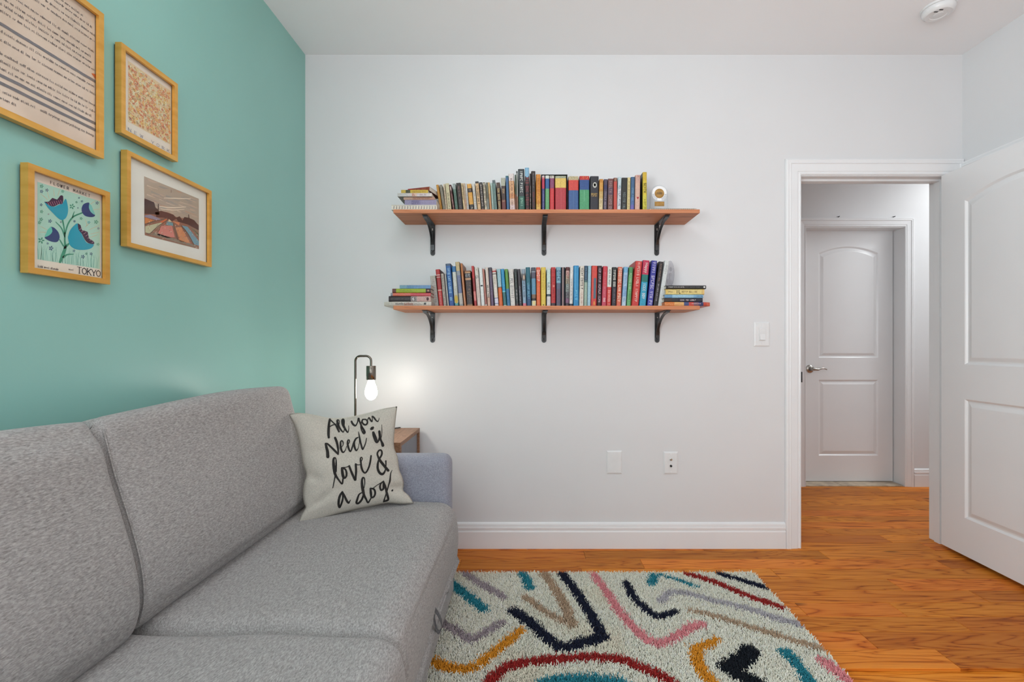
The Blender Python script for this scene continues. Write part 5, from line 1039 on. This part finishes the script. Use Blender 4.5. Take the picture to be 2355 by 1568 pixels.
me.polygons.foreach_set('use_smooth', [True]*len(lt)); me.update(calc_edges=True); me.validate()
at = me.color_attributes.new('Col', 'FLOAT_COLOR', 'POINT')
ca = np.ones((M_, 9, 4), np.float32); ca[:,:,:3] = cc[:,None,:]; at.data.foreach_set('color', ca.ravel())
M_PILE = mat('wool_pile', (.7,.7,.65), .95, 0, .1); nd3 = N(M_PILE, 'ShaderNodeVertexColor'); nd3.layer_name = 'Col'; L(M_PILE, nd3.outputs['Color'], bsdf(M_PILE).inputs['Base Color'])
me.materials.append(M_PILE); po = bpy.data.objects.new('pile', me); COL.objects.link(po); po.parent = rug_o; po['kind'] = 'stuff'
# ------------------------------------------------------------------ framed pictures on the teal wall
M_FRAME = mat('brushed_gold_frame', (.6,.4,.12), .28, .45)
def _():
    noisy(M_FRAME, C(196,144,62,1.25), C(210,160,80,1.25), (1, 1, 6), 9, 2, .3, .7, .02, .0004)
_()
M_PAPER = noisy(mat('warm_paper', (.8,.75,.7), .7), C(226,210,196,1.22), C(232,217,204,1.22), (1,1,1), 6, 3)
M_MAT = noisy(mat('white_mount_board', (.8,.78,.75), .8), C(230,220,210,1.22), C(234,225,216,1.22), (1,1,1), 6, 3)
M_PANE = clear('picture_glass', (.97,.975,.97), 1.3, .06)
XF = -1.1936
def frame(name, y0, y1, z0, z1, bd, label):
    r = empty(name, (XL, (y0+y1)/2, z0), label, 'picture', 'gold framed pictures on the teal wall')
    mb = MB(); i = bd; xb = XL+.006; pr = [(0, xb), (0, XF), (bd, XF), (bd, XF-.009), (bd-.004, XF-.009)]
    rings = [[(x, yy, zz) for yy, zz in ((y0+t, z0+t), (y1-t, z0+t), (y1-t, z1-t), (y0+t, z1-t))] for t, x in pr]
    sides = []
    for k in range(4):
        s = MB(); a = [rg_[k] for rg_ in rings]; b = [rg_[(k+1) % 4] for rg_ in rings]
        s.loops([a, b], False); sides.append(s)
    for s in sides: s.build('frame_rail', M_FRAME, r)
    MB().box(XL+.0005, XF-.0145, y0+.004, y1-.004, z0+.004, z1-.004).build('backing_board', M_DARK, r)
    pa = MB().add([(XF-.0130, y0+bd-.003, z0+bd-.003), (XF-.0130, y1-bd+.003, z0+bd-.003), (XF-.0130, y1-bd+.003, z1-bd+.003), (XF-.0130, y0+bd-.003, z1-bd+.003)], [(0,1,2,3)])
    MB().box(XF-.0108, XF-.0092, y0+bd-.003, y1-bd+.003, z0+bd-.003, z1-bd+.003).build('glass_pane', M_PANE, r)
    return r, pa
XA = XF-.0128                                                # plane of the prints
def art(ox, oy, s, pts, dx=0): return [tuple(onX(ox+p[0]/s, oy+p[1]/s, XA)+Vector((dx,0,0))) for p in pts]
def art_stroke(mb, ox, oy, s, st, col, dx, n=5):
    p, f = ribbon(st, n); mb.add(art(ox, oy, s, p, dx), f, col)
def art_poly(mb, ox, oy, s, pts, col, dx, sm=0):
    q = pts
    if sm: q = [tuple(c) for c in catmull([*pts, pts[0]], sm)[:-1]]
    vs = art(ox, oy, s, q, dx); bm = bmesh.new(); vv_ = [bm.verts.new(v) for v in vs]; es = [bm.edges.new((vv_[i], vv_[(i+1) % len(vv_)])) for i in range(len(vv_))]
    bmesh.ops.triangle_fill(bm, edges=es, use_beauty=True); mb.bm(bm, col)
SF = {'T':[[(0,1),(1,1)],[(.5,1),(.5,0)]],'O':[[(.5,1),(.08,.75),(.08,.25),(.5,0),(.92,.25),(.92,.75),(.5,1)]],'K':[[(.1,1),(.1,0)],[(.9,1),(.12,.42)],[(.38,.58),(.95,0)]],'Y':[[(0,1),(.5,.5),(1,1)],[(.5,.5),(.5,0)]],
 'N':[[(.08,0),(.08,1)],[(.08,1),(.92,0)],[(.92,0),(.92,1)]],'E':[[(.1,0),(.1,1)],[(.1,1),(.85,1)],[(.1,.52),(.7,.52)],[(.1,0),(.9,0)]],'W':[[(0,1),(.25,0)],[(.25,0),(.5,.9)],[(.5,.9),(.75,0)],[(.75,0),(1,1)]],'R':[[(.1,0),(.1,1)],[(.1,1),(.7,.97),(.85,.75),(.7,.52),(.1,.5)],[(.45,.5),(.95,0)]],
 'F':[[(.1,0),(.1,1)],[(.1,1),(.85,1)],[(.1,.52),(.7,.52)]],'L':[[(.1,1),(.1,0)],[(.1,0),(.85,0)]],'M':[[(.02,0),(.12,1)],[(.12,1),(.5,.25)],[(.5,.25),(.88,1)],[(.88,1),(.98,0)]],'A':[[(0,0),(.5,1)],[(.5,1),(1,0)],[(.2,.35),(.8,.35)]]}
def letters(mb, text, y0, y1, z, h, col, wt, gap=.35, wide=1.0, serif=False, x=XA+.0004):
    """capital letters set along the wall, baseline z, filling y0..y1"""
    n = len(text); cw = (y1-y0)/(n+(n-1)*gap); yy = y0
    for ch in text:
        if ch != ' ':
            for st in SF[ch]:
                p, f = ribbon([(yy+cw*a, z+h*b, wt*(.62 if (abs(st[0][1]-st[-1][1]) < .1 and len(st) == 2) else 1)) for a, b in st], 4 if len(st) > 2 else 1)
                mb.add([(x, q[0], q[1]) for q in p], f, col)
            if serif:
                for st in SF[ch]:
                    for a, b in (st[0], st[-1]):
                        if b in (0, 1) and abs(st[0][1]-st[-1][1]) > .3: p, f = ribbon([(yy+cw*a-wt*1.1, z+h*b, wt*.5), (yy+cw*a+wt*1.1, z+h*b, wt*.5)], 1); mb.add([(x, q[0], q[1]) for q in p], f, col)
        yy += cw*(1+gap)
CA = lambda *c: C(*c, 1.25)
# --- flower poster
fr, pa = frame('picture_frame', 1.0908, 1.3052, 1.279, 1.5425, .0145, 'gold framed flower market poster with blue tulips, lettered TOKYO')
pr = pa.build('print', M_PAPER, fr, recalc=False); T0 = (30, 360, 5.058)
ab = MB(); art_poly(ab, *T0, [(283,293),(1013,520),(1010,1308),(283,1195)], CA(168,206,190), .00015)
rg5 = random.Random(11)
for k in range(46):                                           # grass and sprays
    x = rg5.uniform(290, 1000); yb = 1190+(x-283)*.15; 
    art_stroke(ab, *T0, [(x, yb, 5), (x+rg5.uniform(-12,12), yb-rg5.uniform(60,110), 4), (x+rg5.uniform(-26,26), yb-rg5.uniform(120,190), 2)], CA(120,176,160), .0002, 3)
for (x, y, dx, dy) in ((400,500,-80,-70),(420,490,-30,-110),(480,460,-10,-80),(520,455,20,-70),(890,560,70,-50),(920,620,90,-10),(860,800,-20,-70),(840,820,60,-60),(890,850,110,-50),(900,900,100,-20),(900,940,80,-30),(390,850,-70,-40),(380,880,-80,0)):
    art_stroke(ab, *T0, [(x,y,5),(x+dx*.6,y+dy*.6,5),(x+dx,y+dy,3)], CA(206,184,150), .0003, 3)
G_ = CA(62,140,112)
for st in ([(545,1225,28),(575,1150,40),(605,1060,34),(600,980,20),(602,900,16)],[(602,900,18),(640,780,18),(700,700,18),(800,655,16)],[(600,900,16),(590,820,16),(575,740,18)],[(600,930,16),(560,830,14),(495,760,8)],[(585,1040,16),(555,990,14),(540,965,10)],[(600,1060,28),(640,1020,22),(660,1005,10)],[(585,1170,26),(630,1140,18),(700,1135,8)],[(690,705,14),(700,670,12),(712,640,6)]): art_stroke(ab, *T0, st, G_, .0004)
BL, NV, PU = CA(38,152,176), CA(44,62,112), CA(62,34,62)
art_poly(ab, *T0, [(360,525),(420,560),(470,585),(530,560),(575,540),(610,490),(632,560),(638,640),(615,710),(570,738),(520,715),(455,650),(400,590)], BL, .0005, 3)
art_poly(ab, *T0, [(360,525),(415,522),(455,480),(510,500),(545,455),(580,460),(575,545),(530,552),(470,582),(415,565)], PU, .0006, 2)
art_poly(ab, *T0, [(635,940),(660,860),(710,800),(750,780),(780,860),(820,950),(860,1005),(935,1020),(910,1065),(830,1085),(730,1078),(660,1030)], BL, .0005, 3)
art_poly(ab, *T0, [(750,775),(785,800),(800,855),(865,875),(880,950),(935,985),(938,1018),(870,1005),(830,960),(800,900),(760,850)], PU, .0006, 2)
for k in range(7): art_stroke(ab, *T0, [(400+k*25,532-k*4,5),(420+k*25,572-k*3,4)], CA(196,120,140), .0007, 1); art_stroke(ab, *T0, [(770+k*24,850+k*25,5),(805+k*22,825+k*27,4)], CA(196,150,160), .0007, 1)
art_poly(ab, *T0, [(795,600),(812,560),(845,540),(885,538),(880,590),(900,640),(952,680),(930,702),(880,702),(830,685),(800,645)], NV, .0005, 3)
art_poly(ab, *T0, [(885,545),(910,570),(930,620),(952,678),(905,648),(880,595)], CA(120,190,182), .0006, 2)
art_poly(ab, *T0, [(440,815),(480,830),(525,880),(540,940),(515,990),(460,992),(400,970),(365,940),(420,915),(450,870)], NV, .0005, 3)
art_poly(ab, *T0, [(440,812),(400,850),(385,890),(365,935),(420,915),(455,870)], CA(96,186,168), .0006, 2)
for (x, y, c, r_) in ((330,405,NV,16),(392,390,NV,16),(325,560,NV,14),(428,750,NV,18),(440,1065,NV,22),(325,975,G_,30),(685,580,G_,26),(330,640,G_,16),(765,480,NV,9),(800,520,NV,11),(975,540,NV,16),(752,597,NV,8),(712,752,NV,12),(400,1010,NV,11),(706,1095,NV,13),(810,1165,NV,18),(905,1130,NV,14),(985,1020,G_,14),(965,760,G_,20),(990,835,CA(110,100,130),12),(330,345,G_,18),(575,405,G_,14),(735,530,G_,12),(325,730,G_,18),(305,768,G_,16),(410,670,CA(150,120,130),9),(850,1130,G_,12),(555,762,CA(110,90,120),10),(790,720,G_,14),(880,765,CA(60,160,170),14)):
    for k in range(5):
        q = 2*math.pi*k/5; art_stroke(ab, *T0, [(x+r_*.55*math.cos(q), y+r_*.55*math.sin(q), r_*.5), (x+r_*math.cos(q), y+r_*math.sin(q), r_*.5)], c, .0006, 1)
def zy(ox, oy, s, x, y): q = onX(ox+x/s, oy+y/s, XA); return q.y, q.z
INK = CA(52,46,50)
ya, za = zy(*T0, 432, 300); yb2, _z = zy(*T0, 895, 445)
letters(ab, 'FLOWER MARKET', ya, yb2, za-.0035, .0075, INK, .0011, .55)
ya, za = zy(*T0, 745, 1370); yb2, zb2 = zy(*T0, 1015, 1395)
letters(ab, 'TOKYO', ya, yb2, zb2-.0005, .0165, INK, .0020, .12, serif=True)
PSEUDO = [[(.1,0),(.1,.95),(.45,1),(.75,.8),(.75,0)], [(.75,.85),(.4,1),(.08,.6),(.2,.1),(.5,0),(.8,.2)], [(.45,1.7),(.4,.2),(.65,0)], [(.1,.5),(.8,.55),(.7,.95),(.35,1),(.1,.6),(.2,.1),(.5,0),(.8,.12)], [(.4,1),(.4,.1),(.6,0)],
 [(.4,0),(.1,.4),(.3,.95),(.7,.9),(.8,.4),(.4,0)], [(.1,1),(.35,.1),(.7,.9)], [(.75,1.7),(.75,.1),(.3,0),(.1,.5),(.4,1),(.75,.8)], [(.15,0),(.15,.95),(.3,.75),(.65,1)], [(.7,.9),(.3,1),(.25,.6),(.65,.4),(.6,.05),(.15,.1)], [(.4,1.5),(.4,.2),(.75,.05)]]
def scribble(mb, y0, y1, z, h, col, rng, x=XA+.0004):
    """rows of small typed marks, too fine to read at the distance of the photograph"""
    yy = y0; xh = h*.62
    while yy < y1-h:
        for k in range(rng.randint(2, 7)):
            g = PSEUDO[rng.randrange(len(PSEUDO))]
            p, f = ribbon([(yy+a*xh*.85, z+b*xh, h*(.20 if i % 2 else .15)) for i, (a, b) in enumerate(g)], 2, False)
            mb.add([(x, q[0], q[1]) for q in p], f, col); yy += xh*.95
            if yy > y1: break
        yy += xh*.75
def typed(mb, s, y0, y1, z, col, x=XA+.0004):
    """real words in the built-in typeface, fitted to y0..y1 along the wall"""
    cu = bpy.data.curves.new('words', 'FONT'); cu.body = s; cu.size = 1; cu.resolution_u = 2; cu.offset = .012
    o = bpy.data.objects.new('words', cu); COL.objects.link(o)
    me = bpy.data.meshes.new_from_object(o.evaluated_get(bpy.context.evaluated_depsgraph_get())); bpy.data.objects.remove(o)
    wdt = max(v.co.x for v in me.vertices); k = (y1-y0)/wdt
    mb.add([(x, y0+v.co.x*k, z+v.co.y*.0092) for v in me.vertices], [tuple(p.vertices) for p in me.polygons], col)
ya, za = zy(*T0, 283, 1270); scribble(ab, ya, ya+.048, za-.003, .0055, CA(90,80,84), rg5); scribble(ab, ya, ya+.083, za-.0125, .0028, CA(120,110,112), rg5)
ya, za = zy(*T0, 645, 1310); scribble(ab, ya, ya+.013, za-.002, .0045, CA(90,80,84), rg5)
ab.build('flower_artwork', M_INK, pr, origin=ORG[fr.name], recalc=False)['kind'] = 'stuff'
# --- small floral print lettered NEW YORK
fr, pa = frame('picture_frame', 1.3413, 1.5579, 1.7305, 1.9965, .0145, 'gold framed print of orange blossoms lettered NEW YORK')
pr = pa.build('print', M_PAPER, fr, recalc=False); N0 = (250, 80, 5.056)
ab = MB(); art_poly(ab, *N0, [(225,300),(722,655),(718,1275),(225,1010)], CA(216,192,152), .0001)
y0, zq = zy(*N0, 225, 300); y1, zq2 = zy(*N0, 720, 655); _, zl = zy(*N0, 225, 1010)
zt0, zb0_ = 1.9665-.003, 1.776; rg6 = random.Random(3); cols = [CA(222,150,96),CA(226,166,88),CA(214,132,92),CA(232,190,120),CA(206,120,84),CA(190,160,110),CA(238,214,178)]
zt0 = zq-.004; zb0_ = zl+.002
for k in range(820):
    cy, cz = rg6.uniform(y0+.004, y1-.004), rg6.uniform(zb0_+.003, zt0-.003); r_ = rg6.uniform(.002, .0055); c = rg6.choice(cols); n_ = rg6.choice([5,6]); ph = rg6.uniform(0, 6)
    for j in range(n_):
        q = ph+2*math.pi*j/n_; ab.add([(XA+.0002+k*2e-7, cy+r_*.62*math.cos(q)+r_*.42*math.cos(b), cz+r_*.62*math.sin(q)+r_*.42*math.sin(b)) for b in [2*math.pi*i/6 for i in range(6)]], [tuple(range(6))], c)
    ab.add([(XA+.0004, cy+r_*.28*math.cos(b), cz+r_*.28*math.sin(b)) for b in [2*math.pi*i/6 for i in range(6)]], [tuple(range(6))], CA(120,90,70) if k % 3 == 0 else CA(236,206,150))
for k in range(260):
    cy, cz = rg6.uniform(y0+.002, y1-.002), rg6.uniform(zb0_, zt0); q = rg6.uniform(0, 6); l = rg6.uniform(.002, .006)
    p, f = ribbon([(cy, cz, .0009), (cy+l*math.cos(q), cz+l*math.sin(q), .0006)], 1); ab.add([(XA+.00045, a[0], a[1]) for a in p], f, rg6.choice([CA(130,110,92),CA(150,150,130),CA(120,120,135)]))
ya, za = zy(*N0, 225, 1120); yb2, zb2 = zy(*N0, 716, 1362)
letters(ab, 'NEW YORK', ya, yb2-.004, (za+zb2)/2-.001, .0088, CA(112,116,138), .0012, .95, serif=True)
ab.build('blossom_artwork', M_INK, pr, origin=ORG[fr.name], recalc=False)['kind'] = 'stuff'
# --- landscape print with a white mount
fr, pa = frame('picture_frame', 1.3603, 1.7246, 1.401, 1.6885, .0135, 'gold framed autumn field landscape print in a wide white mount')
pr = pa.build('mount', M_MAT, fr, recalc=False); L0 = (270, 340, 5.6)
ab = MB()
art_poly(ab, *L0, [(343,365),(1048,655),(1050,1305),(352,1125)], CA(176,158,140), .00015)
rg7 = random.Random(9)
def inside(x): return 365+(x-343)*.411, 1125+(x-352)*.258
for k in range(70):                                           # brushed sky
    x = rg7.uniform(350, 960); t0_, b0_ = inside(x); y = rg7.uniform(t0_+12, t0_+(b0_-t0_)*.5); l = rg7.uniform(40, 150); x2 = min(x+l, 1040)
    art_stroke(ab, *L0, [(x, y, rg7.uniform(8,22)), ((x+x2)/2, y+(x2-x)*.2, rg7.uniform(8,22)), (x2, y+(x2-x)*rg7.uniform(.33,.41), 6)], rg7.choice([CA(190,166,146),CA(168,152,138),CA(198,178,158),CA(182,150,128),CA(160,150,140)]), .0002+k*2e-6, 3)
for st in ([(600,645,8),(760,650,16),(940,655,8)],[(540,755,10),(700,770,16),(880,760,8)],[(560,785,8),(720,800,12),(860,790,6)]): art_stroke(ab, *L0, st, CA(220,204,184), .0004)
art_poly(ab, *L0, [(345,845),(520,815),(640,830),(760,890),(850,905),(1045,990),(1048,1300),(352,1122)], CA(150,104,84), .0005)
DK = CA(78,52,46)
art_poly(ab, *L0, [(346,650),(470,700),(490,770),(530,800),(540,860),(346,850)], DK, .0006)
art_poly(ab, *L0, [(480,830),(560,810),(640,830),(720,860),(760,910),(700,945),(600,900),(500,890)], CA(100,60,52), .0006)
art_poly(ab, *L0, [(750,900),(800,880),(835,935),(860,890),(920,900),(985,930),(1045,1000),(1045,1060),(900,985),(780,950)], CA(88,54,46), .0007)
art_stroke(ab, *L0, [(525,725,10),(525,790,12)], DK, .0008); art_stroke(ab, *L0, [(915,860,8),(918,905,12)], DK, .0008)
art_stroke(ab, *L0, [(690,545,5),(690,575,5)], CA(120,90,75), .0008, 1)
for pts, c in (([(350,870),(420,860),(560,920),(520,935),(352,890)],CA(150,140,158)),([(352,895),(470,935),(352,975)],CA(206,130,76)),([(355,1010),(560,960),(580,975),(420,1100),(356,1090)],CA(190,186,152)),([(540,955),(640,905),(600,975)],CA(206,110,66)),([(560,1005),(700,1000),(735,1150),(640,1160),(510,1120)],CA(206,128,116)),([(640,945),(710,965),(715,1005),(620,990)],CA(118,152,158)),([(660,915),(700,950),(650,950)],CA(220,196,160)),([(745,1025),(820,1020),(940,1230),(800,1200)],CA(206,140,98)),([(830,1000),(900,1015),(1046,1200),(1046,1260),(980,1240)],CA(116,154,168)),([(860,985),(1045,1060),(1045,1120),(930,1010)],CA(150,120,96)),([(940,1020),(1045,1110),(1045,1160)],CA(126,120,92)),([(700,940),(800,960),(790,1000)],CA(210,130,90)),([(370,1100),(480,1090),(740,1170),(960,1240),(1048,1290),(800,1225)],CA(140,124,106))):
    art_poly(ab, *L0, pts, c, .0009)
for k in range(120):
    x = rg7.uniform(360, 1030); t0_, b0_ = inside(x); y = rg7.uniform(t0_+(b0_-t0_)*.66, b0_-8); art_stroke(ab, *L0, [(x,y,5),(x+rg7.uniform(-14,14),y+rg7.uniform(4,16),4)], rg7.choice([CA(226,200,176),CA(120,84,66),CA(200,110,92),CA(150,150,130),CA(176,128,100)]), .00105, 1)
for st in ([(640,930,10),(520,1010,12),(420,1100,10)],[(715,970,10),(745,1080,12),(770,1180,10)],[(350,990,10),(480,945,12),(640,905,8)],[(820,1000,10),(900,1100,12),(980,1240,10)]): art_stroke(ab, *L0, st, CA(116,92,76), .0011)
ab.build('landscape_artwork', M_INK, pr, origin=ORG[fr.name], recalc=False)['kind'] = 'stuff'
# --- big typed page with struck-out lines
fr, pa = frame('picture_frame', .9600, 1.2865, 1.6300, 2.0380, .0150, 'largest gold framed picture, a typed page with struck out lines')
M_PAGE = noisy(mat('aged_page', (.7,.6,.5), .75), C(204,184,166,1.2), C(226,206,190,1.2), (1,1,1), 5, 4)
pr = pa.build('print', M_PAGE, fr, recalc=False)
ab = MB(); B0 = (0, 0, 4.237); rg8 = random.Random(21)
yR, zR = zy(*B0, 922, 290)
rows = [(290,'t'),(350,'t'),(408,'t'),(515,'t'),(580,'t'),(632,'t'),(688,'t'),(800,'b'),(852,'t'),(922,'t'),(1030,'t'),(1092,'t'),(1150,'t'),(1210,'b'),(1272,'b'),(1330,'t')]
yl = .982
WORDS = {1030:('called off the circus', 40, 470), 1330:('still trying everything to keep', 390, 915)}
for k, (py, kind) in enumerate(rows):
    ye, z = zy(*B0, 930, py); 
    if kind == 'b':
        x = yl
        while x < ye-.002:
            l = min(rg8.uniform(.02, .05), ye-x); p, f = ribbon([(x, z+.001, .0072), (x+l/2, z+.001+rg8.uniform(-.0006,.0006), .0078), (x+l, z+.001, .0072)], 2, False); ab.add([(XA+.0004, q[0], q[1]) for q in p], f, CA(112,108,112)); x += l
    elif py in WORDS:
        wd_, xa_, xb_2 = WORDS[py]; ya_, za_ = zy(*B0, xa_, py); yb_, _q = zy(*B0, xb_2, py)
        scribble(ab, yl, ya_-.004, z-.003, .0062, CA(96,88,88), rg8); typed(ab, wd_, ya_, yb_, z-.003, CA(96,88,88)); scribble(ab, yb_+.003, ye-.002, z-.003, .0062, CA(96,88,88), rg8)
    else: scribble(ab, yl+rg8.uniform(0,.01), ye-rg8.uniform(0,.006), z-.003, .0062, CA(96,88,88), rg8)
for z_ in (zR+.012, zR+.030, zR+.048, zR+.066): scribble(ab, yl, yR-.02-rg8.uniform(0,.08), z_, .0062, CA(96,88,88), rg8)
scribble(ab, yl, yl+.10, zy(*B0, 930, 1330)[1]-.0195, .0062, CA(96,88,88), rg8)
p, f = ribbon([(onX(212,170,XA).y, onX(212,170,XA).z, .004), (onX(219,176,XA).y, onX(219,176,XA).z, .011), (onX(222,184,XA).y, onX(222,184,XA).z, .006)], 4); ab.add([(XA+.0005, q[0], q[1]) for q in p], f, CA(196,96,56))
ab.build('typed_lines', M_INK, pr, origin=ORG[fr.name], recalc=False)['kind'] = 'stuff'

# panes of the unseen rear window and the added side window
M_WGLASS = clear('window_glass', (.99,.99,.99), 1.4)
w1, w2 = bpy.data.objects['window_1'], bpy.data.objects['added_side_window']
for a, b in ((WX0+.03, (WX0+WX1)/2-.025), ((WX0+WX1)/2+.025, WX1-.03)): MB().box(a, b, YF+.006, YF+.010, WZ0+.03, WZ1-.03).build('pane', M_WGLASS, w1)
for a, b in ((.75, 1.48), (1.52, 2.25)): MB().box(XL+.006, XL+.010, -1.39, -.11, a, b).build('pane', M_WGLASS, w2)
